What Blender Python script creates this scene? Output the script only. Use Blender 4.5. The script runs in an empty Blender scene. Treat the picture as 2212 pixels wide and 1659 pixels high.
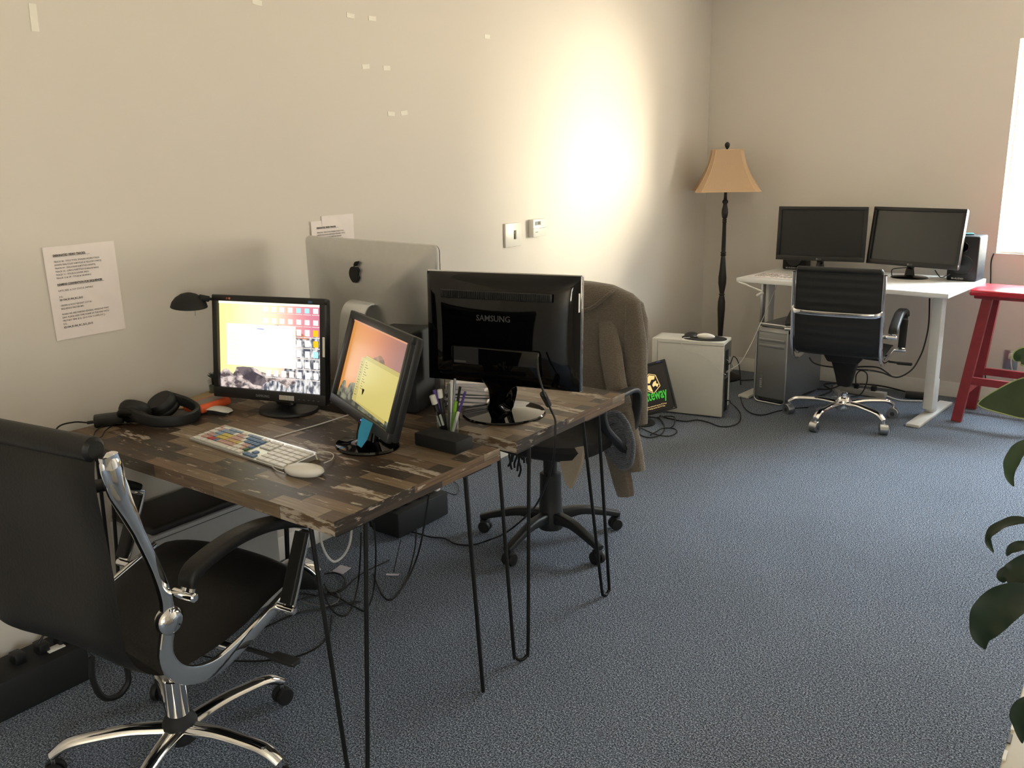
import bpy, bmesh, math, random
from mathutils import Vector, Matrix, noise as mnoise
random.seed(7)
SC = bpy.context.scene
COL = SC.collection
R = math.radians

# ------------------------------------------------------------------ camera
F_PX, W_PX, H_PX = 1900.22, 2212.0, 1659.0
PITCH, YAW, ROLL = 0.250333, 0.637403, 0.0226785
CAM = Vector((2.69, 0.0, 1.53))
_fw = Vector((-math.sin(YAW)*math.cos(PITCH), math.cos(YAW)*math.cos(PITCH), -math.sin(PITCH)))
_rt = Vector((math.cos(YAW), math.sin(YAW), 0))
_dn = _fw.cross(_rt)
_r2 = _rt*math.cos(ROLL) + _dn*math.sin(ROLL)
_d2 = _dn*math.cos(ROLL) - _rt*math.sin(ROLL)
cd = bpy.data.cameras.new('camera')
cam = bpy.data.objects.new('camera', cd)
COL.objects.link(cam)
cd.sensor_width = 36.0
cd.lens = F_PX/W_PX*36.0
cd.clip_start = 0.05
mw = Matrix.Identity(4)
for i in range(3):
    mw[i][0] = _r2[i]; mw[i][1] = -_d2[i]; mw[i][2] = -_fw[i]; mw[i][3] = CAM[i]
cam.matrix_world = mw
SC.camera = cam

def at(x, y, X=None, Y=None, Z=None):
    """a point of the room measured off the photograph on a known plane"""
    d = _r2*((x-W_PX/2)/F_PX) + _d2*((y-H_PX/2)/F_PX) + _fw
    if Z is not None: t = (Z-CAM.z)/d.z
    elif X is not None: t = (X-CAM.x)/d.x
    else: t = (Y-CAM.y)/d.y
    return CAM + d*t

# ------------------------------------------------------------------ light and exposure
SC.view_settings.view_transform = 'Standard'
SC.view_settings.look = 'None'
SC.view_settings.gamma = 1.0
SC.view_settings.use_curve_mapping = False
SC.view_settings.exposure = 0.10
ROOM_X, ROOM_Y, ROOM_Y0, ROOM_Z = 4.3, 6.02, -2.2, 2.80
W1X0, W1X1, W1Z0, W1Z1 = 1.885, 3.30, 0.915, 2.13      # window in the back wall
W2Y0, W2Y1, W2Z0, W2Z1 = -1.8, -0.9, 1.0, 2.15         # window in the right wall, out of frame
world = bpy.data.worlds.new('daylight'); SC.world = world
world.use_nodes = True
wn = world.node_tree.nodes; wl = world.node_tree.links
bg = wn['Background']
tc = wn.new('ShaderNodeTexCoord'); sx = wn.new('ShaderNodeSeparateXYZ')
rp = wn.new('ShaderNodeValToRGB')
wl.new(tc.outputs['Generated'], sx.inputs[0]); wl.new(sx.outputs['Z'], rp.inputs[0]); wl.new(rp.outputs[0], bg.inputs[0])
# sunlit ground below the horizon, the houses opposite, then open sky
rp.color_ramp.elements[0].position = 0.0; rp.color_ramp.elements[0].color = (.52, .44, .33, 1)
rp.color_ramp.elements[1].position = 0.48; rp.color_ramp.elements[1].color = (.74, .86, 1.0, 1)
for p_, c_ in ((.03, (.30, .28, .24, 1)), (.30, (.34, .35, .36, 1))):
    q_ = rp.color_ramp.elements.new(p_); q_.color = c_
bg.inputs[1].default_value = 64.0
def portal(name, loc, rot, sx_, sy_):
    l = bpy.data.lights.new(name, 'AREA'); l.shape = 'RECTANGLE'; l.size = sx_; l.size_y = sy_
    l.cycles.is_portal = True
    o = bpy.data.objects.new(name, l); o.location = loc; o.rotation_euler = rot; COL.objects.link(o)
portal('window_portal', ((W1X0+W1X1)/2, ROOM_Y+.25, (W1Z0+W1Z1)/2), (R(-90), 0, 0), W1X1-W1X0, W1Z1-W1Z0)
portal('side_window_portal', (ROOM_X+.25, (W2Y0+W2Y1)/2, (W2Z0+W2Z1)/2), (0, R(90), 0), W2Z1-W2Z0, W2Y1-W2Y0)
sun_d = bpy.data.lights.new('sun', 'SUN'); sun_d.energy = 13.0; sun_d.color = (1.0, .88, .68); sun_d.angle = R(22)
sun = bpy.data.objects.new('sun', sun_d); COL.objects.link(sun)
sun.rotation_euler = Vector((-2.35, -1.45, -0.10)).to_track_quat('-Z', 'Y').to_euler()

# ------------------------------------------------------------------ materials
def lin(c):
    c = c/255.0
    return c/12.92 if c <= .04045 else ((c+.055)/1.055)**2.4
def rgb(r, g, b): return (lin(r), lin(g), lin(b), 1.0)
MATS = {}
def mat(name, col, rough=.5, metal=0.0, var=.06, scale=40, bump=0.0, spec=.5, coat=0.0, trans=0.0, alpha=None, sheen=0.0, stretch=None):
    if name in MATS: return MATS[name]
    m = bpy.data.materials.new(name); m.use_nodes = True
    n = m.node_tree.nodes; l = m.node_tree.links
    b = n['Principled BSDF']
    b.inputs['Roughness'].default_value = rough; b.inputs['Metallic'].default_value = metal
    b.inputs['Specular IOR Level'].default_value = spec; b.inputs['Coat Weight'].default_value = coat
    b.inputs['Transmission Weight'].default_value = trans
    b.inputs['Sheen Weight'].default_value = sheen
    t = n.new('ShaderNodeTexCoord'); z = n.new('ShaderNodeTexNoise')
    z.inputs['Scale'].default_value = scale; z.inputs['Detail'].default_value = 3
    if stretch:
        mp = n.new('ShaderNodeMapping'); mp.inputs['Scale'].default_value = stretch
        l.new(t.outputs['Object'], mp.inputs[0]); l.new(mp.outputs[0], z.inputs['Vector'])
    else: l.new(t.outputs['Object'], z.inputs['Vector'])
    r = n.new('ShaderNodeValToRGB')
    r.color_ramp.elements[0].position = .3; r.color_ramp.elements[1].position = .7
    r.color_ramp.elements[0].color = tuple(max(0, c*(1-var)) for c in col[:3])+(1,)
    r.color_ramp.elements[1].color = tuple(min(1, c*(1+var)) for c in col[:3])+(1,)
    l.new(z.outputs[0], r.inputs[0]); l.new(r.outputs[0], b.inputs['Base Color'])
    if bump:
        bp = n.new('ShaderNodeBump'); bp.inputs['Strength'].default_value = bump; bp.inputs['Distance'].default_value = .003
        l.new(z.outputs[0], bp.inputs['Height']); l.new(bp.outputs[0], b.inputs['Normal'])
    MATS[name] = m
    return m
def emit(name, col, strength=1.0, var=0.0, scale=30, col2=None, stretch=None):
    if name in MATS: return MATS[name]
    m = bpy.data.materials.new(name); m.use_nodes = True
    n = m.node_tree.nodes; l = m.node_tree.links
    b = n['Principled BSDF']; b.inputs['Base Color'].default_value = (.01, .01, .01, 1); b.inputs['Roughness'].default_value = .25
    b.inputs['Emission Strength'].default_value = strength
    b.inputs['Emission Color'].default_value = col
    if col2 is not None:
        t = n.new('ShaderNodeTexCoord'); z = n.new('ShaderNodeTexNoise'); z.inputs['Scale'].default_value = scale; z.inputs['Detail'].default_value = 5
        mp = n.new('ShaderNodeMapping'); mp.inputs['Scale'].default_value = stretch or (1, 1, 1)
        r = n.new('ShaderNodeValToRGB'); r.color_ramp.elements[0].position = .42; r.color_ramp.elements[1].position = .6
        r.color_ramp.elements[0].color = col; r.color_ramp.elements[1].color = col2
        l.new(t.outputs['Object'], mp.inputs[0]); l.new(mp.outputs[0], z.inputs['Vector']); l.new(z.outputs[0], r.inputs[0]); l.new(r.outputs[0], b.inputs['Emission Color'])
    MATS[name] = m
    return m

def node_mat(name):
    m = bpy.data.materials.new(name); m.use_nodes = True; MATS[name] = m
    return m, m.node_tree.nodes, m.node_tree.links, m.node_tree.nodes['Principled BSDF']

def wall_mat(name, col):
    m, n, l, b = node_mat(name)
    t = n.new('ShaderNodeTexCoord'); z = n.new('ShaderNodeTexNoise'); z.inputs['Scale'].default_value = 260; z.inputs['Detail'].default_value = 2
    z2 = n.new('ShaderNodeTexNoise'); z2.inputs['Scale'].default_value = 1.3
    r = n.new('ShaderNodeValToRGB'); r.color_ramp.elements[0].color = tuple(c*.97 for c in col[:3])+(1,); r.color_ramp.elements[1].color = col
    bp = n.new('ShaderNodeBump'); bp.inputs['Strength'].default_value = .06; bp.inputs['Distance'].default_value = .002
    l.new(t.outputs['Object'], z.inputs['Vector']); l.new(t.outputs['Object'], z2.inputs['Vector'])
    l.new(z2.outputs[0], r.inputs[0]); l.new(r.outputs[0], b.inputs['Base Color']); l.new(z.outputs[0], bp.inputs['Height']); l.new(bp.outputs[0], b.inputs['Normal'])
    b.inputs['Roughness'].default_value = .75; b.inputs['Specular IOR Level'].default_value = .25
    return m
M_WALL = wall_mat('painted_wall', rgb(220, 213, 204))
M_CEIL = wall_mat('ceiling_paint', rgb(241, 238, 232))

def carpet_mat():
    m, n, l, b = node_mat('carpet')
    t = n.new('ShaderNodeTexCoord')
    z = n.new('ShaderNodeTexNoise'); z.inputs['Scale'].default_value = 210; z.inputs['Detail'].default_value = 4; z.inputs['Roughness'].default_value = .75
    v = n.new('ShaderNodeTexVoronoi'); v.inputs['Scale'].default_value = 240
    r = n.new('ShaderNodeValToRGB')
    e = r.color_ramp.elements
    e[0].position = .40; e[0].color = rgb(50, 54, 62); e[1].position = .60; e[1].color = rgb(182, 192, 206)
    e2 = e.new(.5); e2.color = rgb(104, 112, 125)
    big = n.new('ShaderNodeTexNoise'); big.inputs['Scale'].default_value = 2.0
    mx = n.new('ShaderNodeMixRGB'); mx.blend_type = 'MULTIPLY'; mx.inputs[0].default_value = .25
    bp = n.new('ShaderNodeBump'); bp.inputs['Strength'].default_value = .9; bp.inputs['Distance'].default_value = .004
    for q in (z, v, big): l.new(t.outputs['Object'], q.inputs['Vector'])
    l.new(z.outputs[0], r.inputs[0]); l.new(r.outputs[0], mx.inputs[1]); l.new(big.outputs[0], mx.inputs[2]); l.new(mx.outputs[0], b.inputs['Base Color'])
    l.new(v.outputs['Distance'], bp.inputs['Height']); l.new(bp.outputs[0], b.inputs['Normal'])
    b.inputs['Roughness'].default_value = .95; b.inputs['Specular IOR Level'].default_value = .1
    return m
M_CARPET = carpet_mat()

def plank_mat(name, lx, ly, offs=0.0, axes='XY'):
    """worn patchwork of short planks, lx long, ly wide"""
    m, n, l, b = node_mat(name)
    t = n.new('ShaderNodeTexCoord'); mp = n.new('ShaderNodeMapping')
    mp.inputs['Location'].default_value = (offs, offs*.37, 0)
    sp = n.new('ShaderNodeSeparateXYZ'); cb = n.new('ShaderNodeCombineXYZ')
    l.new(t.outputs['Object'], sp.inputs[0]); l.new(sp.outputs[axes[0]], cb.inputs[0]); l.new(sp.outputs[axes[1]], cb.inputs[1]); l.new(cb.outputs[0], mp.inputs[0])
    br = n.new('ShaderNodeTexBrick')
    br.inputs['Color1'].default_value = (0, 0, 0, 1); br.inputs['Color2'].default_value = (1, 1, 1, 1); br.inputs['Mortar'].default_value = (.1, .1, .1, 1)
    br.inputs['Scale'].default_value = 1.0; br.inputs['Mortar Size'].default_value = .0006; br.inputs['Brick Width'].default_value = lx; br.inputs['Row Height'].default_value = ly
    br.offset = .37; br.offset_frequency = 2
    l.new(mp.outputs[0], br.inputs['Vector'])
    r = n.new('ShaderNodeValToRGB'); r.color_ramp.interpolation = 'CONSTANT'
    cols = [(0, (78, 62, 48)), (.14, (122, 98, 74)), (.28, (62, 52, 43)), (.42, (132, 112, 88)), (.55, (92, 72, 54)), (.68, (150, 132, 110)), (.78, (72, 62, 52)), (.90, (112, 90, 68))]
    e = r.color_ramp.elements
    e[0].position = 0; e[0].color = rgb(*cols[0][1]); e[1].position = cols[1][0]; e[1].color = rgb(*cols[1][1])
    for p, c in cols[2:]:
        q = e.new(p); q.color = rgb(*c)
    l.new(br.outputs['Color'], r.inputs[0])
    # streaky grain along the plank
    mg = n.new('ShaderNodeMapping'); mg.inputs['Scale'].default_value = (7, 130, 130)
    l.new(mp.outputs[0], mg.inputs[0])
    g = n.new('ShaderNodeTexNoise'); g.inputs['Scale'].default_value = 1; g.inputs['Detail'].default_value = 5; g.inputs['Distortion'].default_value = .4
    l.new(mg.outputs[0], g.inputs['Vector'])
    gr = n.new('ShaderNodeValToRGB'); gr.color_ramp.elements[0].position = .3; gr.color_ramp.elements[0].color = (.55, .53, .5, 1); gr.color_ramp.elements[1].position = .68; gr.color_ramp.elements[1].color = (1, 1, 1, 1)
    l.new(g.outputs[0], gr.inputs[0])
    mu = n.new('ShaderNodeMixRGB'); mu.blend_type = 'MULTIPLY'; mu.inputs[0].default_value = 1
    l.new(r.outputs[0], mu.inputs[1]); l.new(gr.outputs[0], mu.inputs[2])
    # pale flaked paint on some of the planks
    ml = n.new('ShaderNodeMapping'); ml.inputs['Scale'].default_value = (14, 60, 60)
    l.new(mp.outputs[0], ml.inputs[0])
    p = n.new('ShaderNodeTexNoise'); p.inputs['Scale'].default_value = 1; p.inputs['Detail'].default_value = 6; p.inputs['Roughness'].default_value = .65
    l.new(ml.outputs[0], p.inputs['Vector'])
    ad = n.new('ShaderNodeValToRGB'); ad.color_ramp.interpolation = 'CONSTANT'
    ad.color_ramp.elements[0].color = (0, 0, 0, 1); ad.color_ramp.elements[1].position = .90; ad.color_ramp.elements[1].color = (.13, .13, .13, 1)
    for q_, v_ in ((.34, .06), (.40, 0), (.62, .10), (.70, 0)):
        q2 = ad.color_ramp.elements.new(q_); q2.color = (v_, v_, v_, 1)
    l.new(br.outputs['Color'], ad.inputs[0])
    su = n.new('ShaderNodeMath'); su.operation = 'ADD'; l.new(p.outputs[0], su.inputs[0]); l.new(ad.outputs[0], su.inputs[1])
    pr = n.new('ShaderNodeValToRGB'); pr.color_ramp.elements[0].position = .60; pr.color_ramp.elements[1].position = .66
    l.new(su.outputs[0], pr.inputs[0])
    m2 = n.new('ShaderNodeMixRGB'); m2.inputs[2].default_value = rgb(172, 160, 144)
    l.new(pr.outputs[0], m2.inputs[0]); l.new(mu.outputs[0], m2.inputs[1])
    # dark joints
    m3 = n.new('ShaderNodeMixRGB'); m3.inputs[2].default_value = rgb(38, 32, 27)
    fm = n.new('ShaderNodeMath'); fm.operation = 'MULTIPLY'; fm.inputs[1].default_value = .8
    l.new(br.outputs['Fac'], fm.inputs[0]); l.new(fm.outputs[0], m3.inputs[0]); l.new(m2.outputs[0], m3.inputs[1])
    l.new(m3.outputs[0], b.inputs['Base Color'])
    b.inputs['Roughness'].default_value = .42; b.inputs['Specular IOR Level'].default_value = .4
    return m

BLACKP = mat('black_plastic', rgb(20, 20, 21), .42, bump=.03, scale=300)
GLOSSB = mat('gloss_black', rgb(5, 5, 6), .05, spec=.38, var=.02)
MATTEB = mat('matte_black', rgb(16, 16, 17), .7, scale=120, bump=.05)
DARKG = mat('dark_grey_plastic', rgb(46, 46, 48), .5)
CHROME = mat('chrome', (.86, .86, .86, 1), .07, 1.0, var=.02)
DULLCH = mat('brushed_metal', (.45, .46, .47, 1), .28, 1.0, var=.05)
ALU = mat('anodised_aluminium', (.62, .62, .61, 1), .34, .85, var=.02)
LEATHER = mat('black_leather', rgb(17, 16, 15), .5, bump=.22, scale=140, spec=.35)
MESHB = mat('black_ribbed_leather', rgb(24, 25, 26), .55, bump=.1, scale=150)
WHITEP = mat('white_plastic', rgb(226, 222, 214), .35, var=.02)
WHITEM = mat('white_powder_coat', rgb(214, 212, 206), .45, var=.02)
WHITED = mat('white_laminate', rgb(224, 224, 222), .38, var=.01)
PAPER = mat('white_paper', rgb(242, 232, 229), .85, var=.02, scale=20)
INK = mat('black_ink', rgb(84, 80, 77), .8)
RODB = mat('black_steel_rod', rgb(14, 14, 14), .5, .2)
CABLEB = mat('black_cable', rgb(15, 15, 16), .5)
CABLEW = mat('white_cable', rgb(205, 203, 198), .5)
SCREENOFF = mat('dark_screen', rgb(34, 35, 36), .28, var=.02)
GLASSM = mat('clear_glass', (.9, .95, .95, 1), .02, trans=1.0, var=.0)
def pane_mat():
    m, n, l, b = node_mat('window_pane_glass')
    tr = n.new('ShaderNodeBsdfTransparent'); tr.inputs[0].default_value = (.96, .98, .97, 1); gl = n.new('ShaderNodeBsdfGlossy'); gl.inputs['Roughness'].default_value = .02
    mx = n.new('ShaderNodeMixShader'); nz = n.new('ShaderNodeTexNoise'); nz.inputs['Scale'].default_value = 3
    rr = n.new('ShaderNodeMapRange'); rr.inputs['To Min'].default_value = .03; rr.inputs['To Max'].default_value = .05
    l.new(nz.outputs[0], rr.inputs[0]); pass
    l.new(rr.outputs[0], mx.inputs[0]); l.new(tr.outputs[0], mx.inputs[1]); l.new(gl.outputs[0], mx.inputs[2]); l.new(mx.outputs[0], n['Material Output'].inputs[0])
    n.remove(b)
    return m
PANE = pane_mat()
TRIMW = mat('painted_trim', rgb(222, 219, 212), .5, var=.02)
RUBBER = mat('caster_rubber', rgb(12, 12, 12), .6)

# ------------------------------------------------------------------ mesh builder
class MB:
    def __init__(s, M=None):
        s.v = []; s.f = []; s.fm = []; s.mats = []; s.M = M or Matrix.Identity(4)
    def mi(s, m):
        if m not in s.mats: s.mats.append(m)
        return s.mats.index(m)
    def add(s, vs, fs, m, T=None):
        k = len(s.v); i = s.mi(m); T = s.M @ T if T is not None else s.M
        for v in vs: s.v.append(T @ Vector(v))
        for f in fs: s.f.append([k+a for a in f]); s.fm.append(i)
        return s
    def addbm(s, bm, m, T=None):
        bm.verts.ensure_lookup_table(); bm.verts.index_update()
        s.add([v.co.copy() for v in bm.verts], [[v.index for v in f.verts] for f in bm.faces], m, T); bm.free(); return s
    def box(s, c, size, m, bevel=0.0, T=None, seg=2, taper=None):
        bm = bmesh.new(); bmesh.ops.create_cube(bm, size=1)
        for v in bm.verts:
            v.co = Vector((v.co.x*size[0], v.co.y*size[1], v.co.z*size[2]))
            if taper and v.co.z > 0: v.co.x *= taper[0]; v.co.y *= taper[1]
            v.co += Vector(c)
        if bevel: bmesh.ops.bevel(bm, geom=bm.edges[:]+bm.verts[:], offset=bevel, segments=seg, profile=.5, affect='EDGES')
        return s.addbm(bm, m, T)
    def prism(s, poly, y0, y1, m, T=None, bevel=0.0):
        """poly in x,z; extruded along y"""
        bm = bmesh.new(); n = len(poly)
        a = [bm.verts.new((p[0], y0, p[1])) for p in poly]; b = [bm.verts.new((p[0], y1, p[1])) for p in poly]
        bm.faces.new(a); bm.faces.new(b[::-1])
        for i in range(n): bm.faces.new((a[i], b[i], b[(i+1) % n], a[(i+1) % n]))
        bmesh.ops.recalc_face_normals(bm, faces=bm.faces[:])
        if bevel: bmesh.ops.bevel(bm, geom=[e for e in bm.edges if len(e.link_faces) == 2 and e.calc_face_angle(0) > .5], offset=bevel, segments=2, profile=.5, affect='EDGES')
        return s.addbm(bm, m, T)
    def lathe(s, prof, m, T=None, n=28, sy=1.0):
        vs = []; fs = []
        for r, z in prof:
            for k in range(n):
                a = 2*math.pi*k/n; vs.append((max(r, 1e-5)*math.cos(a), max(r, 1e-5)*math.sin(a)*sy, z))
        for j in range(len(prof)-1):
            for k in range(n):
                fs.append([j*n+k, j*n+(k+1) % n, (j+1)*n+(k+1) % n, (j+1)*n+k])
        fs.append([k for k in range(n)][::-1]); fs.append([(len(prof)-1)*n+k for k in range(n)])
        return s.add(vs, fs, m, T)
    def cyl(s, p0, p1, r, m, n=16, T=None, r1=None, bev=0.0):
        p0 = Vector(p0); p1 = Vector(p1); L = (p1-p0).length
        Q = (p1-p0).to_track_quat('Z', 'Y').to_matrix().to_4x4(); Q.translation = p0
        r1 = r if r1 is None else r1
        prof = [(r, 0), (r1, L)] if not bev else [(r-bev, 0), (r, bev), (r1, L-bev), (r1-bev, L)]
        return s.lathe(prof, m, (T @ Q) if T is not None else Q, n)
    def sweep(s, pts, sec, m, T=None, up=(0, 0, 1), scales=None, closed=False, smooth=0, cap=True):
        pts = [Vector(p) for p in pts]
        if smooth: pts, scales = spline(pts, smooth, scales, closed)
        N = len(pts); vs = []; fs = []; K = len(sec); up = Vector(up)
        for i, p in enumerate(pts):
            a = pts[(i-1) % N] if (closed or i > 0) else p
            b = pts[(i+1) % N] if (closed or i < N-1) else p
            t = (b-a).normalized()
            sd = t.cross(up)
            if sd.length < 1e-4: sd = t.cross(Vector((1, .01, 0)))
            sd.normalize(); nn = sd.cross(t)
            sc = scales[i] if scales else 1.0
            if not isinstance(sc, (tuple, list)): sc = (sc, sc)
            for q in sec: vs.append(p + sd*q[0]*sc[0] + nn*q[1]*sc[1])
        for i in range(N if closed else N-1):
            j = (i+1) % N
            for k in range(K): fs.append([i*K+k, i*K+(k+1) % K, j*K+(k+1) % K, j*K+k])
        if not closed and cap:
            fs.append([k for k in range(K)][::-1]); fs.append([(N-1)*K+k for k in range(K)])
        return s.add(vs, fs, m, T)
    def tube(s, pts, r, m, n=8, smooth=6, closed=False, T=None, scales=None):
        """parallel-transported round tube"""
        pts = [Vector(p) for p in pts]
        if smooth: pts, scales = spline(pts, smooth, scales, closed)
        N = len(pts); vs = []; fs = []
        t0 = (pts[1]-pts[0]).normalized(); nrm = t0.orthogonal().normalized(); prev = t0
        for i, p in enumerate(pts):
            a = pts[i-1] if i > 0 else (pts[-1] if closed else p); b = pts[i+1] if i < N-1 else (pts[0] if closed else p)
            t = (b-a)
            t = t.normalized() if t.length > 1e-7 else prev
            nrm = (nrm - t*nrm.dot(t))
            nrm = nrm.normalized() if nrm.length > 1e-6 else t.orthogonal().normalized()
            bn = t.cross(nrm); rr = r*(scales[i] if scales else 1)
            for k in range(n):
                an = 2*math.pi*k/n; vs.append(p + (nrm*math.cos(an)+bn*math.sin(an))*rr)
            prev = t
        for i in range(N if closed else N-1):
            j = (i+1) % N
            for k in range(n): fs.append([i*n+k, i*n+(k+1) % n, j*n+(k+1) % n, j*n+k])
        if not closed: fs.append([k for k in range(n)][::-1]); fs.append([(N-1)*n+k for k in range(n)])
        return s.add(vs, fs, m, T)
    def loft(s, rings, m, T=None, cap=True):
        n = len(rings[0]); vs = [p for r in rings for p in r]; fs = []
        for j in range(len(rings)-1):
            for k in range(n): fs.append([j*n+k, j*n+(k+1) % n, (j+1)*n+(k+1) % n, (j+1)*n+k])
        if cap: fs.append([k for k in range(n)][::-1]); fs.append([(len(rings)-1)*n+k for k in range(n)])
        return s.add(vs, fs, m, T)
    def poly(s, pts, m, T=None): return s.add(pts, [list(range(len(pts)))], m, T)
    def text(s, string, size, m, T=None, align='CENTER', depth=0.0003, font_scale_x=1.0, bold=0.0, spacing=1.0):
        """letters lie in local x,z facing -y"""
        c = bpy.data.curves.new('t', 'FONT'); c.body = string; c.size = size; c.align_x = align; c.extrude = depth; c.offset = bold; c.space_character = spacing
        c.resolution_u = 2
        o = bpy.data.objects.new('t', c); COL.objects.link(o)
        dg = bpy.context.evaluated_depsgraph_get(); me = bpy.data.meshes.new_from_object(o.evaluated_get(dg))
        vs = [(v.co.x*font_scale_x, -v.co.z-depth, v.co.y) for v in me.vertices]; fs = [list(p.vertices) for p in me.polygons]
        bpy.data.objects.remove(o); bpy.data.curves.remove(c); bpy.data.meshes.remove(me)
        return s.add(vs, fs, m, T)
    def build(s, name, parent=None, loc=None, rot=None, angle=38, fix=True):
        me = bpy.data.meshes.new(name); me.from_pydata([tuple(v) for v in s.v], [], s.f)
        for m in s.mats: me.materials.append(m)
        me.polygons.foreach_set('material_index', s.fm)
        me.polygons.foreach_set('use_smooth', [True]*len(s.f))
        me.update()
        if fix:
            bm = bmesh.new(); bm.from_mesh(me); bmesh.ops.recalc_face_normals(bm, faces=bm.faces[:]); bm.to_mesh(me); bm.free()
        me.set_sharp_from_angle(angle=R(angle))
        o = bpy.data.objects.new(name, me); COL.objects.link(o)
        if parent: o.parent = parent
        if loc: o.location = loc
        if rot: o.rotation_euler = rot
        return o
def spline(pts, k, scales=None, closed=False):
    out = []; so = []; n = len(pts)
    rng = range(n if closed else n-1)
    for i in rng:
        if closed: p = [pts[(i+d) % n] for d in (-1, 0, 1, 2)]; sc = [scales[(i+d) % n] for d in (-1, 0, 1, 2)] if scales else None
        else:
            p = [pts[max(0, min(n-1, i+d))] for d in (-1, 0, 1, 2)]; sc = [scales[max(0, min(n-1, i+d))] for d in (-1, 0, 1, 2)] if scales else None
        for j in range(k):
            t = j/k
            out.append(.5*((2*p[1])+(p[2]-p[0])*t+(2*p[0]-5*p[1]+4*p[2]-p[3])*t*t+(3*p[1]-p[0]-3*p[2]+p[3])*t*t*t))
            if scales:
                if isinstance(sc[1], (tuple, list)): so.append(tuple(sc[1][q]*(1-t)+sc[2][q]*t for q in range(2)))
                else: so.append(sc[1]*(1-t)+sc[2]*t)
    if not closed:
        out.append(pts[-1])
        if scales: so.append(scales[-1])
    return out, (so if scales else None)
def rect(w, h): return [(-w/2, -h/2), (w/2, -h/2), (w/2, h/2), (-w/2, h/2)]
def rrect(w, h, r, n=4):
    out = []
    for cx, cy, a0 in ((w/2-r, h/2-r, 0), (-w/2+r, h/2-r, 90), (-w/2+r, -h/2+r, 180), (w/2-r, -h/2+r, 270)):
        for k in range(n+1):
            a = R(a0+90*k/n); out.append((cx+r*math.cos(a), cy+r*math.sin(a)))
    return out
def ell(a, b, n=12): return [(a*math.cos(2*math.pi*k/n), b*math.sin(2*math.pi*k/n)) for k in range(n)]
def TR(x=0, y=0, z=0, rz=0, rx=0, ry=0):
    return Matrix.Translation((x, y, z)) @ Matrix.Rotation(rz, 4, 'Z') @ Matrix.Rotation(rx, 4, 'X') @ Matrix.Rotation(ry, 4, 'Y')

def tag(o, label=None, cat=None, group=None, kind=None):
    if label: o['label'] = label
    if cat: o['category'] = cat
    if group: o['group'] = group
    if kind: o['kind'] = kind
    return o
def thing(name, label, cat, loc=(0, 0, 0), rz=0.0, group=None):
    o = bpy.data.objects.new(name, None); COL.objects.link(o)
    o.location = loc; o.rotation_euler = (0, 0, rz); o.empty_display_size = .05
    return tag(o, label, cat, group)
def struct(name, mb, **k): return tag(mb.build(name, **k), kind='structure')
def copy_tree(o, parent=None):
    c = o.copy(); COL.objects.link(c); c.parent = parent
    for ch in [x for x in SC.objects if x.parent == o]: copy_tree(ch, c)
    return c
def adopt(o, p):
    m = p.matrix_basis.copy(); o.parent = p; o.matrix_parent_inverse = m.inverted()
    for k in ('label', 'category', 'group'):
        if k in o: del o[k]
    return o
def cable(label, pts, r=.003, m=None, cat='cable', name='cable', smooth=8, group=None):
    return tag(MB().tube(pts, r, m or CABLEB, 7, smooth).build(name), label, cat, group)

# ================================================================== the room
fl = MB().box(((ROOM_X)/2, (ROOM_Y+ROOM_Y0)/2, -.05), (ROOM_X+.6, ROOM_Y-ROOM_Y0+.6, .1), M_CARPET); struct('floor', fl)
struct('ceiling', MB().box((ROOM_X/2, (ROOM_Y+ROOM_Y0)/2, ROOM_Z+.05), (ROOM_X+.4, ROOM_Y-ROOM_Y0+.4, .1), M_CEIL))
struct('wall_left', MB().box((-.1, (ROOM_Y+ROOM_Y0)/2, ROOM_Z/2), (.2, ROOM_Y-ROOM_Y0, ROOM_Z), M_WALL))
TH = .22
def holed(name, lo, hi, z0, z1, a0, a1, axis):
    mb = MB()
    def bx(p0, p1, q0, q1):
        c = ((p0+p1)/2, (q0+q1)/2)
        if axis == 'Y': mb.box((c[0], ROOM_Y+TH/2, c[1]), (p1-p0, TH, q1-q0), M_WALL)
        else: mb.box((ROOM_X+TH/2, c[0], c[1]), (TH, p1-p0, q1-q0), M_WALL)
    bx(lo, a0, 0, ROOM_Z); bx(a1, hi, 0, ROOM_Z); bx(a0, a1, 0, z0); bx(a0, a1, z1, ROOM_Z)
    struct(name, mb)
holed('wall_back', -.2, ROOM_X+TH, W1Z0, W1Z1, W1X0, W1X1, 'Y')
holed('wall_right', ROOM_Y0, ROOM_Y, W2Z0, W2Z1, W2Y0, W2Y1, 'X')
struct('wall_front', MB().box((ROOM_X/2, ROOM_Y0-.1, ROOM_Z/2), (ROOM_X+.4, .2, ROOM_Z), M_WALL))
def base(name, p0, p1, nrm):
    p0 = Vector(p0); p1 = Vector(p1); n = Vector(nrm); vs = []
    prof = [(0, 0), (.016, 0), (.016, .062), (.011, .070), (.011, .082), (.005, .093), (0, .093)]
    for p in (p0, p1):
        for d, z in prof: vs.append(p + n*d + Vector((0, 0, z)))
    K = len(prof); fs = [[k, (k+1) % K, K+(k+1) % K, K+k] for k in range(K)]+[list(range(K)), list(range(K, 2*K))]
    struct(name, MB().add(vs, fs, TRIMW))
base('baseboard_left', (0, ROOM_Y0, 0), (0, ROOM_Y, 0), (1, 0, 0))
base('baseboard_back', (.016, ROOM_Y, 0), (ROOM_X, ROOM_Y, 0), (0, -1, 0))
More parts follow.
